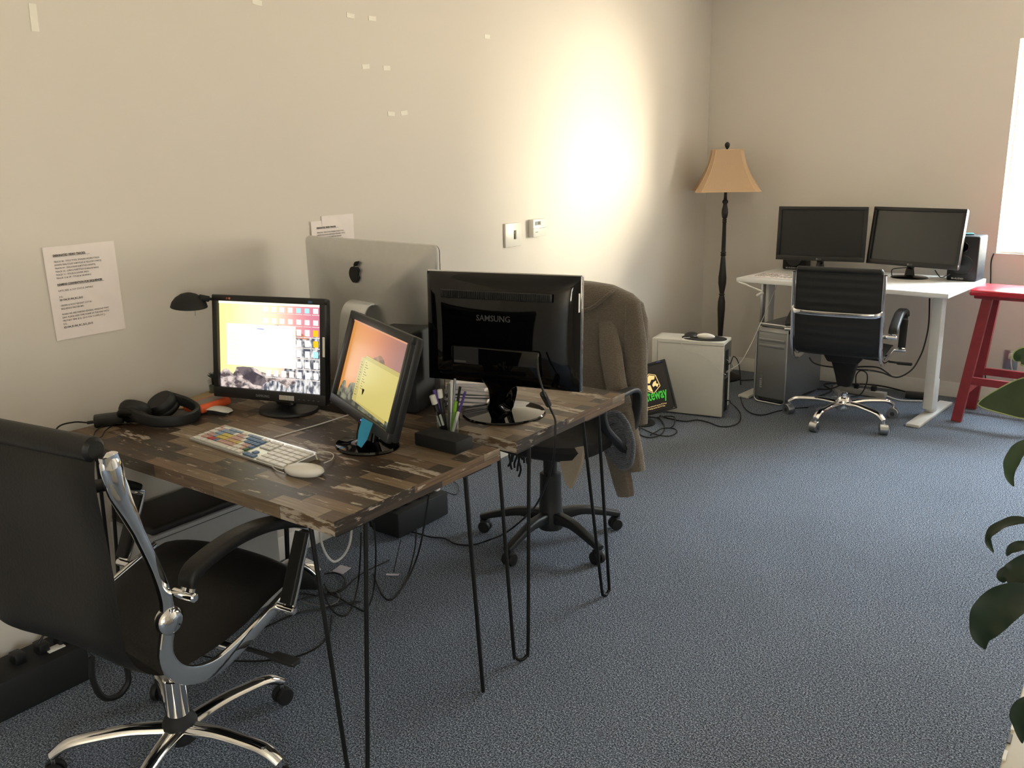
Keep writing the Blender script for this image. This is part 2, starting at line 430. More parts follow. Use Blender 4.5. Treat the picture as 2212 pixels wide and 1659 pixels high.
# window in the back wall: white frame, glass, sill, roller blind bracket
def window(name, T, w, h):
    """local x along the wall, y outwards, z up from the sill; origin at the lower middle of the opening"""
    mb = MB(T); t = .022
    for sx_ in (-1, 1): mb.box((sx_*(w/2-t/2), .19, h/2), (t, .06, h), TRIMW, .004)
    for z in (t/2, h-t/2): mb.box((0, .19, z), (w-2*t, .06, t), TRIMW, .004)
    mb.box((0, .185, h*.52), (w-2*t, .04, .035), TRIMW, .003)
    o = struct(name, mb)
    g = MB(T).box((0, .20, h/2), (w-2*t, .004, h-2*t), PANE).build('window_glass', o)
    MB(T).box((0, .088, .006), (w-.002, .15, .012), TRIMW, .003).build('window_sill', o)
    return o
WT1 = TR((W1X0+W1X1)/2, ROOM_Y, W1Z0)
w1 = window('window_1', WT1, W1X1-W1X0, W1Z1-W1Z0)
MB(WT1).cyl((-.54, .05, 1.145), (.54, .05, 1.145), .022, WHITED).build('roller_blind', w1)
w2 = window('window_2', TR(ROOM_X, (W2Y0+W2Y1)/2, W2Z0, rz=R(-90)), W2Y1-W2Y0, W2Z1-W2Z0)

# ================================================================== the two patchwork desks
PLX = plank_mat('patchwork_planks_top', .175, .047)
PLF = plank_mat('patchwork_planks_front', .26, .10, .013, 'XZ')
PLS = plank_mat('patchwork_planks_side', .28, .10, .19, 'YZ')
UNDER = mat('desk_underside', rgb(120, 110, 98), .6)
def desk(label, x0, x1, y0, y1, ztop, legs, offs):
    t = thing('hairpin_desk', label, 'desk', (x0, y0, 0), group='desks with patchwork wood tops')
    w, d, th = x1-x0, y1-y0, .036
    mb = MB(); z0 = ztop-th
    P = [(0, 0), (w, 0), (w, d), (0, d)]
    vs = [(a, b, z0) for a, b in P]+[(a, b, ztop) for a, b in P]
    mb.add(vs, [[4, 5, 6, 7]], PLX); mb.add(vs, [[0, 1, 5, 4], [2, 3, 7, 6]], PLF); mb.add(vs, [[1, 2, 6, 5], [3, 0, 4, 7]], PLS)
    mb.add(vs, [[3, 2, 1, 0]], UNDER)
    mb.box((w/2, d/2, z0-.0015), (w-.012, d-.012, .003), UNDER)
    mb.build('desk_top', t)
    for A, B, Ft in legs:
        lb = MB(); A = Vector((A[0]-x0, A[1]-y0, z0-.003)); B = Vector((B[0]-x0, B[1]-y0, z0-.003)); Fp = Vector((Ft[0]-x0, Ft[1]-y0, .006))
        u = (B-A); u.z = 0; u.normalize(); e = .022
        pts = [A, A*.5+(Fp-u*e)*.5, (Fp-u*e)*.94+A*.06+Vector((0, 0, .0)), Fp-u*e*.75+Vector((0, 0, .010)), Fp, Fp+u*e*.75+Vector((0, 0, .010)), (Fp+u*e)*.94+B*.06, B*.5+(Fp+u*e)*.5, B]
        lb.tube(pts, .0058, RODB, 10, 5)
        m_ = (A+B)/2; m_.x = min(max(m_.x, .066), w-.066); m_.y = min(max(m_.y, .066), d-.066)
        lb.box((m_.x, m_.y, z0-.005), (.12, .12, .004), RODB, T=None)
        lb.build('hairpin_leg', t)
    return t
d1 = desk('nearer patchwork wood desk holding the keyboard and the lit monitor', .055, 1.27, 1.235, 1.853, .75,
     [((1.155, 1.262), (1.25, 1.350), (1.222, 1.292)), ((1.258, 1.712), (1.178, 1.808), (1.232, 1.790)),
      ((.11, 1.36), (.20, 1.27), (.115, 1.30)), ((.11, 1.73), (.20, 1.82), (.115, 1.79))], 0)
d2 = desk('farther patchwork wood desk under the big black monitor seen from behind', .07, 1.275, 1.925, 2.555, .75,
     [((1.185, 1.955), (1.245, 2.03), (1.232, 1.985)), ((1.245, 2.33), (1.25, 2.42), (1.238, 2.50)),
      ((.11, 2.05), (.20, 1.96), (.115, 1.99)), ((.11, 2.42), (.20, 2.51), (.115, 2.47))], .3)

# ================================================================== swivel chairs with chrome side frames
def arc_base(t, h, r_leg, ang0, arm_mat, hub_mat, cast_mat, leg_sec=(.021, .015), hubz=.085, hood=None, droop=.03):
    MB().lathe([(.03, hubz-.04), (.042, hubz-.03), (.045, hubz+.02), (.034, hubz+.04), (.03, hubz+.045)], hub_mat, n=24).build('hub', t)
    for k in range(5):
        a = ang0 + 2*math.pi*k/5; u = Vector((math.cos(a), math.sin(a), 0))
        pts = [u*.035+Vector((0, 0, hubz+.005)), u*.12+Vector((0, 0, hubz+.014)), u*(r_leg*.62)+Vector((0, 0, hubz+.012)), u*(r_leg*.86)+Vector((0, 0, hubz+.004)), u*r_leg+Vector((0, 0, hubz-.022))]
        sc = [(1.25, 1.2), (1.05, 1.05), (.95, .95), (.95, .95), (.85, .8)]
        lg = MB().sweep(pts, ell(*leg_sec), arm_mat, smooth=5, scales=sc).build('chair_leg', t)
        c = MB(); p = u*r_leg; v = Vector((-u.y, u.x, 0)) if k % 2 else Vector((u.x*.6-u.y*.8, u.y*.6+u.x*.8, 0))
        c.cyl(p+Vector((0, 0, .04)), p+Vector((0, 0, hubz-.015)), .0055, CHROME)
        for s_ in (-1, 1):
            q = p+Vector((0, 0, .0265)); Tm = Matrix.Translation(q+v*s_*.013) @ v.to_track_quat('Z', 'Y').to_matrix().to_4x4()
            c.lathe([(.012, -.009), (.0235, -.008), (.0262, -.003), (.0262, .003), (.0235, .008), (.012, .009)], cast_mat, Tm, 20)
        if hood:
            Tm = Matrix.Translation(p+Vector((0, 0, .03))) @ v.to_track_quat('Z', 'Y').to_matrix().to_4x4()
            c.lathe([(.030, -.022), (.032, -.02), (.032, .02), (.030, .022)], hood, Tm, 20)
            c = MB() if False else c
        c.build('caster', lg)
def frame_chair(name, label, hub, yaw, prof, w, arm, post, ang0, hw, sheet, thick, leather, ribs, widths, rail=None, leg_r=.30, liftc=CHROME, hood=None, knuckle=None, hubmat=MATTEB, hubz=.085, back_bulge=.0, group=None):
    t = thing(name, label, 'chair', (hub[0], hub[1], 0), yaw, group)
    # side frames
    for s_ in (-1, 1):
        fr = MB().sweep([(s_*w, a, b) for a, b in prof], rrect(.034, .016, .005, 2), CHROME, up=(1, 0, 0), smooth=5, scales=widths)
        if knuckle:
            ka, kb = knuckle
            T_ = Matrix.Translation((s_*(w), ka, kb)) @ Matrix.Rotation(R(90), 4, 'Y')
            fr.lathe([(.001, -.020), (.022, -.018), (.031, -.010), (.033, 0), (.031, .010), (.022, .018), (.001, .020)], CHROME, T_, 24)
            a0, b0_ = prof[0]; a1, b1_ = prof[1]; dr = Vector((0, a1-a0, b1_-b0_)).normalized()
            Q_ = Matrix.Translation((s_*w, a0, b0_)) @ Matrix.Rotation(math.atan2(-dr.y, dr.z)+math.pi, 4, 'X') if False else Matrix.Translation((s_*w, a0+.002, b0_-.018)) @ dr.to_track_quat('Z', 'X').to_matrix().to_4x4()
            fr.lathe([(.001, -.024), (.016, -.018), (.023, -.004), (.025, .012), (.024, .035), (.019, .065), (.013, .10), (.004, .13)], CHROME, Q_ @ Matrix.Diagonal((.62, 1, 1, 1)) if abs((Q_.to_3x3() @ Vector((1, 0, 0))).x) > .5 else Q_ @ Matrix.Diagonal((1, .62, 1, 1)), 24)
        fo = fr.build('side_frame', t)
        xa = s_*(w+.042)
        # arm: chrome band plus padded sleeve
        band = MB().sweep([(xa, a, b) for a, b in arm+post], rrect(.011, .036, .004, 2), CHROME, up=(1, 0, 0), smooth=5)
        band.cyl((s_*(w-.004), arm[0][0], arm[0][1]-.012), (xa+s_*.022, arm[0][0], arm[0][1]-.012), .0105, CHROME, bev=.003)
        band.cyl((s_*(w-.004), post[-1][0], post[-1][1]), (xa+s_*.022, post[-1][0], post[-1][1]), .0105, CHROME, bev=.003)
        an = band.build('arm_frame', t)
        inner = [(a, b+.010) for a, b in arm]
        n_ = len(inner)
        MB().sweep([(xa, a, b) for a, b in inner], rrect(.026, .050, .010, 3), LEATHER, up=(1, 0, 0), smooth=5, scales=[(.7, .9)]+[(1.1, 1)]*(n_-2)+[(.8, .95)]).build('arm_pad', t)
        pa, pb = post[0], post[-1]
        sl = [(xa-s_*.0, pa[0]*(1-k)+pb[0]*k-.012, pa[1]*(1-k)+pb[1]*k) for k in (.0, .4, .9)]
        MB().sweep(sl, rrect(.014, .040, .005, 3), LEATHER, up=(1, 0, 0), smooth=4).build('arm_sleeve', t)
    # the sling: back and seat follow the frame
    P2 = [Vector((0, a, b)) for a, b in sheet]
    sp, _ = spline(P2, 8)
    nb = hw[1]
    hwid = hw[0]
    def strip(i0, i1, nm, edge_roll):
        pts = sp[i0:i1+1]; M_ = []; nx = 14; vs = []; fs = []
        for side in (0, 1):
            for i, p in enumerate(pts):
                g = min(i+i0, len(sp)-1); a = sp[max(0, g-1)]; b = sp[min(len(sp)-1, g+1)]; tt = (b-a).normalized(); nn = Vector((0, -tt.z, tt.y))  # away from the sitter for a falling path
                rr = (abs(math.sin(math.pi*ribs*g/len(sp)))**.5-.6)*.006 if ribs else .006*math.sin(math.pi*6*g/len(sp))
                for j in range(nx+1):
                    x = -hwid+2*hwid*j/nx; e = 1-(abs(x)/hwid)**6
                    off = back_bulge*(1-(x/hwid)**2) + (thick/2+rr)*e*(1 if side else -1)*(.35+.65*min(1, min(i, len(pts)-1-i)/2.0))
                    vs.append((x, p.y+nn.y*off, p.z+nn.z*off))
        NI = len(pts); row = nx+1; half = NI*row
        for i in range(NI-1):
            for j in range(nx):
                a = i*row+j; fs.append([a, a+1, a+row+1, a+row]); fs.append([half+a, half+a+row, half+a+row+1, half+a+1])
        for i in range(NI-1):
            for j in (0, nx):
                a = i*row+j; fs.append([a, a+row, half+a+row, half+a])
        for i in (0, NI-1):
            for j in range(nx):
                a = i*row+j; fs.append([a, a+1, half+a+1, half+a])
        return MB().add(vs, fs, leather).build(nm, t, angle=60)
    k = nb*8
    strip(0, k, 'backrest', True); strip(k, len(sp)-1, 'seat', False)
    top = sp[0]
    MB().cyl((-hwid, top.y, top.z+.0), (hwid, top.y, top.z+.0), thick*.5+.010, leather, 18, bev=.008).build('back_roll', t)
    if rail:
        ra, rz_ = rail
        MB().sweep([(-w, ra+.02, rz_+.01), (-w+.012, ra-.03, rz_), (-w+.06, ra-.05, rz_-.006), (0, ra-.052, rz_-.008), (w-.06, ra-.05, rz_-.006), (w-.012, ra-.03, rz_), (w, ra+.02, rz_+.01)],
                   rrect(.012, .026, .004, 2), CHROME, smooth=4).build('back_rail', t)
    # under the seat
    zs = min(b for a, b in prof)
    MB().box((0, 0, zs-.015), (.17, .22, .05), MATTEB, .012, taper=(1.3, 1.1)).cyl((0, 0, hubz+.14), (0, 0, zs-.03), .016, CHROME).cyl((-.08, .02, zs-.02), (w+.06, .06, zs-.045), .006, MATTEB).box((w+.07, .065, zs-.047), (.08, .03, .014), MATTEB, .005).cyl((-w, -.01, zs-.0), (w, -.01, zs-.0), .012, CHROME).build('tilt_mechanism', t)
    if hood: MB().sweep([(0, -.02, zs-.0), (0, -.015, zs-.04), (0, -.005, zs-.12), (0, 0, zs-.19)], rrect(.14, .15, .02, 3), MATTEB, up=(0, 1, 0), scales=[(1, 1), (.98, .9), (.72, .62), (.5, .45)], smooth=4).build('mechanism_cover', t)
    MB().cyl((0, 0, hubz+.02), (0, 0, hubz+(.07 if hood else .15)), .029 if not hood else .022, liftc, 24, bev=.003).build('gas_lift', t)
    arc_base(t, 0, leg_r, ang0, CHROME, hubmat, RUBBER, hood=hood, hubz=hubz)
    return t
prof1 = [(-.286, .98), (-.274, .90), (-.243, .80), (-.212, .70), (-.197, .62), (-.203, .56), (-.215, .49), (-.18, .43), (-.10, .398), (.0, .413), (.12, .452), (.20, .48)]
arm1 = [(-.172, .640), (-.15, .672), (-.05, .694), (.05, .692), (.14, .672), (.195, .645)]
post1 = [(.205, .632), (.18, .58), (.145, .50), (.12, .452)]
sheet1 = [(-.298, .992), (-.310, .93), (-.305, .82), (-.30, .72), (-.30, .62), (-.29, .52), (-.22, .445), (-.10, .43), (.02, .44), (.13, .47), (.22, .485), (.25, .465)]
frame_chair('office_chair', 'black leather chair with chrome frame pulled up at the nearer desk', (.76, 1.10), R(8), prof1, .262, arm1, post1, R(14-8), (.245, 6), sheet1, .032, LEATHER, 0,
            [(1.1, 1.5), (1.35, 1.3), (.75, 1), (.75, 1), (.85, 1), (1.0, 1), (1.1, 1), (1.3, 1), (1.3, 1), (1.1, 1), (.9, 1), (.8, 1)], leg_r=.315, knuckle=(-.196, .572), hubmat=MATTEB, hubz=.095, back_bulge=.02)
prof2 = [(-.355, .905), (-.35, .83), (-.345, .75), (-.335, .66), (-.325, .56), (-.315, .49), (-.27, .43), (-.18, .405), (-.05, .41), (.08, .425), (.16, .43)]
arm2 = [(-.25, .575), (-.22, .60), (-.10, .648), (.02, .655), (.10, .635), (.125, .615)]
post2 = [(.13, .60), (.125, .55), (.115, .48), (.105, .425)]
sheet2 = [(-.352, .92), (-.352, .85), (-.347, .75), (-.337, .66), (-.327, .56), (-.30, .475), (-.22, .437), (-.10, .43), (.03, .437), (.13, .445), (.17, .43)]
frame_chair('office_chair', 'black ribbed chair with chrome frame standing at the white desk', (1.30, 5.13), R(4), prof2, .232, arm2, post2, R(42-4), (.222, 5), sheet2, .012, MESHB, 22,
            None, rail=(-.35, .70), leg_r=.31, hood=DULLCH, liftc=CHROME, hubmat=CHROME, hubz=.10)

# ------------------------------------------------------------------ black plastic task chair behind the farther desk
def task_chair():
    t = thing('task_chair', 'black plastic task chair with a knitted sweater over its back', 'chair', (.80, 2.80, 0), 0)
    PL = mat('task_chair_plastic', rgb(26, 27, 28), .5, bump=.06, scale=160)
    MB().lathe([(.034, .05), (.05, .055), (.055, .11), (.048, .135), (.045, .20), (.043, .29), (.036, .292), (.034, .292)], PL, n=24).build('column_cover', t)
    MB().cyl((0, 0, .28), (0, 0, .41), .028, MATTEB, 20).build('gas_lift', t)
    for k in range(5):
        a = R(-18)+2*math.pi*k/5 + R(0); u = Vector((math.cos(a), math.sin(a), 0)); r = .29
        pts = [u*.03+Vector((0, 0, .105)), u*.13+Vector((0, 0, .112)), u*.22+Vector((0, 0, .092)), u*(r+.015)+Vector((0, 0, .068))]
        lg = MB().sweep(pts, rrect(.042, .036, .010, 3), PL, smooth=5, scales=[(1.2, 1.5), (.95, 1), (.85, .8), (.8, .6)]).build('chair_leg', t)
        c = MB(); v = Vector((-u.y, u.x, 0)); p = u*r
        for s_ in (-1, 1):
            Tm = Matrix.Translation(p+Vector((0, 0, .026))+v*s_*.014) @ v.to_track_quat('Z', 'Y').to_matrix().to_4x4()
            c.lathe([(.012, -.010), (.023, -.009), (.026, -.004), (.026, .004), (.023, .009), (.012, .010)], RUBBER, Tm, 20)
        c.box((p.x, p.y, .042), (.034, .034, .036), RUBBER, .008); c.build('caster', lg)
    fb = mat('task_chair_fabric', rgb(20, 20, 22), .85, bump=.3, scale=260)
    s_ = MB()
    rings = []
    for z, k in ((.400, .55), (.405, .80), (.425, .96), (.455, 1.0), (.475, .97), (.485, .85), (.487, .5)):
        rings.append([(x*k, y*k-.0, z+.012*(y/.25)**2) for x, y in [(.255*math.copysign(abs(math.cos(a))**.75, math.cos(a)), .245*math.copysign(abs(math.sin(a))**.75, math.sin(a))) for a in [2*math.pi*i/36 for i in range(36)]]])
    s_.loft(rings, fb); s_.build('seat', t)
    b = MB(); rings = []
    for z, hw_, hd in ((.56, .10, .018), (.58, .17, .026), (.64, .205, .032), (.76, .215, .034), (.88, .20, .032), (.96, .165, .028), (.99, .09, .02)):
        rings.append([(hw_*math.copysign(abs(math.cos(a))**.8, math.cos(a)), .262+.03*(z-.56)+hd*math.sin(a), z) for a in [2*math.pi*i/28 for i in range(28)]])
    b.loft(rings, fb).build('backrest', t)
    MB().sweep([(0, .10, .40), (0, .24, .41), (0, .30, .47), (0, .305, .60), (0, .30, .72)], rrect(.055, .016, .005, 2), PL, smooth=5, up=(1, 0, 0)).build('back_support', t)
    for s_ in (-1, 1):
        pts = [(s_*.21, .10, .395), (s_*.285, .10, .40), (s_*.298, .03, .46), (s_*.305, -.09, .56), (s_*.305, -.10, .635), (s_*.305, .02, .655), (s_*.305, .15, .645), (s_*.30, .165, .55), (s_*.288, .13, .44), (s_*.283, .11, .405)]
        MB().sweep(pts, rrect(.020, .040, .007, 2), PL, smooth=5, up=(1, 0, 0)).build('arm_loop', t)
    return t
tch = task_chair()
def knit_mat(name, c1, c2, sc=120):
    m, n, l, b = node_mat(name)
    t = n.new('ShaderNodeTexCoord'); w = n.new('ShaderNodeTexWave'); w.wave_type = 'BANDS'; w.bands_direction = 'Z'; w.inputs['Scale'].default_value = sc; w.inputs['Distortion'].default_value = 3; w.inputs['Detail'].default_value = 2; w.inputs['Detail Scale'].default_value = 4
    z = n.new('ShaderNodeTexNoise'); z.inputs['Scale'].default_value = 330
    r = n.new('ShaderNodeValToRGB'); r.color_ramp.elements[0].color = c1; r.color_ramp.elements[1].color = c2
    mx = n.new('ShaderNodeMath'); mx.operation = 'MULTIPLY'
    l.new(t.outputs['Object'], w.inputs['Vector']); l.new(t.outputs['Object'], z.inputs['Vector'])
    l.new(w.outputs['Fac'], mx.inputs[0]); l.new(z.outputs[0], mx.inputs[1])
    ad = n.new('ShaderNodeMath'); ad.operation = 'ADD'; l.new(mx.outputs[0], ad.inputs[0]); l.new(z.outputs[0], ad.inputs[1]); 
    ad.inputs[1].default_value = .2
    bp = n.new('ShaderNodeBump'); bp.inputs['Strength'].default_value = .8; bp.inputs['Distance'].default_value = .004
    l.new(ad.outputs[0], r.inputs[0]); l.new(ad.outputs[0], bp.inputs['Height']); l.new(r.outputs[0], b.inputs['Base Color']); l.new(bp.outputs[0], b.inputs['Normal'])
    b.inputs['Roughness'].default_value = .9; b.inputs['Sheen Weight'].default_value = .3; b.inputs['Specular IOR Level'].default_value = .15
    return m
KNIT = knit_mat('taupe_knit', rgb(74, 67, 58), rgb(134, 122, 107), 60)
def sweater():
    t = thing('knitted_sweater', 'taupe knitted sweater draped over the back of the black task chair', 'sweater', (.80, 3.08, 0))
    mb = MB(); rings = []; n = 56
    prof = [(1.035, .07, .030, -.02), (1.028, .13, .045, .0), (1.00, .205, .056, .01), (.965, .248, .062, .015), (.90, .268, .066, .015), (.80, .272, .066, .015), (.70, .268, .068, .012), (.60, .262, .074, .01), (.53, .262, .08, .01), (.49, .258, .082, .01)]
    for z, hw_, hd, cx_ in prof:
        ring = []
        for i in range(n):
            a = 2*math.pi*i/n; f = max(0, (1.0-z)/.5)
            rip = .008*f*math.sin(7*a+z*9)+.004*f*math.sin(17*a+3*z*5)
            x = cx_+(hw_+rip*.3)*math.copysign(abs(math.cos(a))**.85, math.cos(a)); y = (hd+rip)*math.sin(a)
            ring.append((x, y, z+(.012*math.sin(3*a) if z < .5 else 0)))
        rings.append(ring)
    mb.loft(rings, KNIT); mb.build('sweater_body', t, angle=80)
    def sleeve(pts, sc):
        s = MB(); sec = [(.05*math.cos(2*math.pi*k/20)*(1+.10*math.sin(5*2*math.pi*k/20)), .030*math.sin(2*math.pi*k/20)*(1+.16*math.cos(3*2*math.pi*k/20))) for k in range(20)]
        s.sweep(pts, sec, KNIT, up=(0, 1, 0), smooth=6, scales=sc); return s.build('sleeve', t, angle=80)
    q = lambda x, y, Y: at(x, y, Y=Y)-Vector((.80, 3.08, 0))
    sleeve([q(1366, 655, 3.06), q(1371, 740, 3.05), q(1374, 830, 3.04), q(1378, 915, 3.03)], [(.6, .8), (.95, 1), (.9, 1), (.75, .8)])
    sleeve([q(1302, 640, 3.10), q(1310, 700, 3.03), q(1318, 760, 2.99), q(1330, 830, 2.965), q(1348, 900, 2.95), q(1366, 965, 2.94), q(1376, 1018, 2.93)], [(.3, .3), (.75, .6), (.95, .9), (.85, 1.1), (.85, 1), (.75, .9), (.65, .8)])
    MB().sweep([q(1322, 950, 2.96), q(1335, 1000, 2.95), q(1346, 1045, 2.94), q(1352, 1072, 2.94)], [(.045*math.cos(2*math.pi*k/20)*(1+.2*math.sin(4*2*math.pi*k/20)), .018*math.sin(2*math.pi*k/20)) for k in range(20)], KNIT, up=(0, 1, 0), smooth=5, scales=[1, .9, .85, .7]).build('hem', t, angle=80)
    # neckline ribbing
    MB().tube([(-.12, -.03, 1.03), (-.10, -.062, .99), (-.03, -.078, .945), (.02, -.082, .93), (.08, -.078, .95), (.14, -.062, 1.0), (.15, -.03, 1.02)], .007, KNIT, 8, 6).build('collar', t)
sweater()
SCARF = knit_mat('grey_blue_knit', rgb(22, 24, 29), rgb(104, 108, 118), 46)
def scarf():
    t = thing('knitted_scarf', 'blue-grey chunky knitted scarf with dark fringe hanging off the task chair', 'scarf', (1.02, 2.93, 0))
    q = lambda x, y, Y: at(x, y, Y=Y)-Vector((1.02, 2.93, 0))
    mb = MB(); cen = (1336, 955)
    out = [(1302, 910), (1326, 892), (1350, 908), (1366, 955), (1361, 1003), (1341, 1008), (1320, 985), (1306, 948)]
    for k, f_ in enumerate((1.0, .78, .56, .34, .14)):
        pts = [q(cen[0]+(x-cen[0])*f_, cen[1]+(y-cen[1])*f_, 2.875-.006*(k % 2)+.004*k) for x, y in out]
        mb.tube(pts, .0105, SCARF, 10, 6, True, scales=[1, 1.2, .9, 1.15, .95, 1.2, .9, 1.1])
    mb.build('scarf_loop', t, angle=80)
    f = MB()
    for k in range(11):
        x = 1102+k*4.2; Y = 2.62+.006*k; l_ = random.uniform(28, 62) if k < 6 else random.uniform(22, 40)
        f.tube([q(x, 968, Y), q(x+random.uniform(-3, 3), 968+l_*.4, Y), q(x+random.uniform(-4, 3), 968+l_*.75, Y), q(x+random.uniform(-5, 4), 968+l_, Y)], .0042, MATTEB, 6, 4)
    f.build('fringe', t)
scarf()
BEIGEC = mat('beige_cloth', rgb(150, 138, 122), .9, bump=.2, scale=200)
def cloth():
    q = lambda x, y, Y: at(x, y, Y=Y)
    # a folded corner of cloth hanging below the seat, with thickness
    A = [q(1205, 972, 2.62), q(1259, 965, 2.66), q(1256, 1000, 2.66), q(1243, 1032, 2.65), q(1231, 1056, 2.64), q(1222, 1046, 2.63), q(1212, 1012, 2.62)]
    B = [p+Vector((.003, .014, 0)) for p in A]; n = len(A)
    mb = MB().add(A+B, [list(range(n)), list(range(n, 2*n))[::-1]]+[[i, (i+1) % n, n+(i+1) % n, n+i] for i in range(n)], BEIGEC)
    tag(mb.build('cloth'), 'pointed corner of beige cloth hanging below the task chair seat', 'cloth')
cloth()

# ================================================================== screens and desk things
def E(name, r, g, b, s=1.0, **k): return emit(name, rgb(r, g, b), s, **k)
SILV = mat('grey_lettering', rgb(120, 120, 122), .4)
class Panel:
    """2D drawing on a flat screen: u to the right, v up, both 0..1; every layer a hair in front of the last"""
    def __init__(s, mb, T, w, h, zc, y):
        s.mb, s.T, s.w, s.h, s.zc, s.y, s.k = mb, T, w, h, zc, y, 0
    def P(s, u, v): return ((u-.5)*s.w, s.y-.00025*s.k, s.zc+(v-.5)*s.h)
    def poly(s, pts, m): s.k += 1; s.mb.poly([s.P(*p) for p in pts], m, s.T)
    def rect(s, u0, v0, u1, v1, m): s.poly([(u0, v0), (u1, v0), (u1, v1), (u0, v1)], m)
    def rects(s, L, m):
        s.k += 1
        for u0, v0, u1, v1 in L: s.mb.poly([s.P(u0, v0), s.P(u1, v0), s.P(u1, v1), s.P(u0, v1)], m, s.T)
def clipc(p): return [(min(1, max(0, a)), min(1, max(0, b))) for a, b in p]
def panel_body(mb, T, w, h, d, bez, chin, m, inset=.004, r=.006, bulge=None):
    """frame with a recessed opening; returns the opening size and centre"""
    iw, ih = w-2*bez, h-bez-chin; zc = (chin-bez)/2
    o = [(-w/2, -h/2), (w/2, -h/2), (w/2, h/2), (-w/2, h/2)]; i_ = [(-iw/2, zc-ih/2), (iw/2, zc-ih/2), (iw/2, zc+ih/2), (-iw/2, zc+ih/2)]
    mb.box((0, -.006, h/2-bez/2), (w, .016, bez), m, .003, T); mb.box((0, -.006, -h/2+chin/2), (w, .016, chin), m, .003, T)
    for s_ in (-1, 1): mb.box((s_*(w/2-bez/2), -.006, zc), (bez, .016, ih+.004), m, .003, T)
    mb.box((0, .012, 0), (w-.004, .026, h-.004), m, .008, T)
    mb.box((0, .012+d*.5, 0), (w*.78, d, h*.72), m, .018, T)
    return iw, ih, zc
def monitor(name, label, base_xy, zt, c, yaw, tilt, w, h, bez, chin, draw, body=BLACKP, d=.035, base=None, neck=None, group=None, extra=None, cat='monitor'):
    t = thing(name, label, cat, (base_xy[0], base_xy[1], zt), 0, group)
    T = Matrix.Translation((c[0]-base_xy[0], c[1]-base_xy[1], c[2]-zt)) @ Matrix.Rotation(yaw, 4, 'Z') @ Matrix.Rotation(-tilt, 4, 'X')
    mb = MB(); iw, ih, zc = panel_body(mb, T, w, h, d, bez, chin, body); mb.build('housing', t)
    s = MB(); pn = Panel(s, T, iw, ih, zc, -.0012); draw(pn); s.build('screen', t, fix=False)
    if base: base(t, T)
    if extra: extra(t, T, w, h)
    return t
SKY_Y = E('wallpaper_yellow', 255, 226, 120, 1.15); SKY_O = E('wallpaper_orange', 252, 196, 110, 1.1); SKY_P = E('wallpaper_pink', 214, 138, 140, 1.0)
WHITE_E = E('window_white', 255, 255, 250, 2.6); PALE_E = E('window_pale', 255, 252, 214, 1.6)
ROCK_B = emit('rock_bright', rgb(92, 80, 84), 1.0, scale=42, col2=rgb(232, 214, 206), stretch=(1, 1, 1.4))
ROCK_G = emit('rock_grey', rgb(88, 92, 106), 1.0, scale=50, col2=rgb(240, 238, 236), stretch=(1.6, 1.6, .8))
ROCK_D = emit('rock_dark', rgb(70, 62, 72), 1.0, scale=36, col2=rgb(120, 108, 112))
ROCK_R = emit('rock_red', rgb(176, 92, 72), 1.0, scale=30, col2=rgb(236, 158, 120))

def blend(st, u):
    x = u*(len(st)-1); i = min(len(st)-2, int(x)); f = x-i
    return tuple(st[i][k]*(1-f)+st[i+1][k]*f for k in range(3))
def grad_sky(name, st, strength):
    m, n, l, b = node_mat(name)
    b.inputs['Base Color'].default_value = (.01, .01, .01, 1); b.inputs['Roughness'].default_value = .3
    u = n.new('ShaderNodeUVMap'); sx_ = n.new('ShaderNodeSeparateXYZ'); r = n.new('ShaderNodeValToRGB')
    l.new(u.outputs[0], sx_.inputs[0]); l.new(sx_.outputs['X'], r.inputs[0]); l.new(r.outputs[0], b.inputs['Emission Color'])
    e = r.color_ramp.elements; e[0].position = 0; e[0].color = rgb(*st[0]); e[1].position = 1; e[1].color = rgb(*st[-1])
    for i in range(1, len(st)-1): q = e.new(i/(len(st)-1)); q.color = rgb(*st[i])
    b.inputs['Emission Strength'].default_value = strength
    return m
def grad_emit(name, stops, strength, ax='X', lo=-.2, hi=.2):
    m, n, l, b = node_mat(name); b.inputs['Base Color'].default_value = (.01, .01, .01, 1); b.inputs['Roughness'].default_value = .3
    a = n.new('ShaderNodeAttribute'); a.attribute_name = 'Col'
    return m
ICON = E('icon_white', 255, 250, 238, 1.5); ICONB = E('icon_blue', 170, 226, 246, 1.2); ICONY = E('icon_yellow', 255, 190, 20, 1.2); TXT = E('caption_white', 236, 226, 220, 1.0)
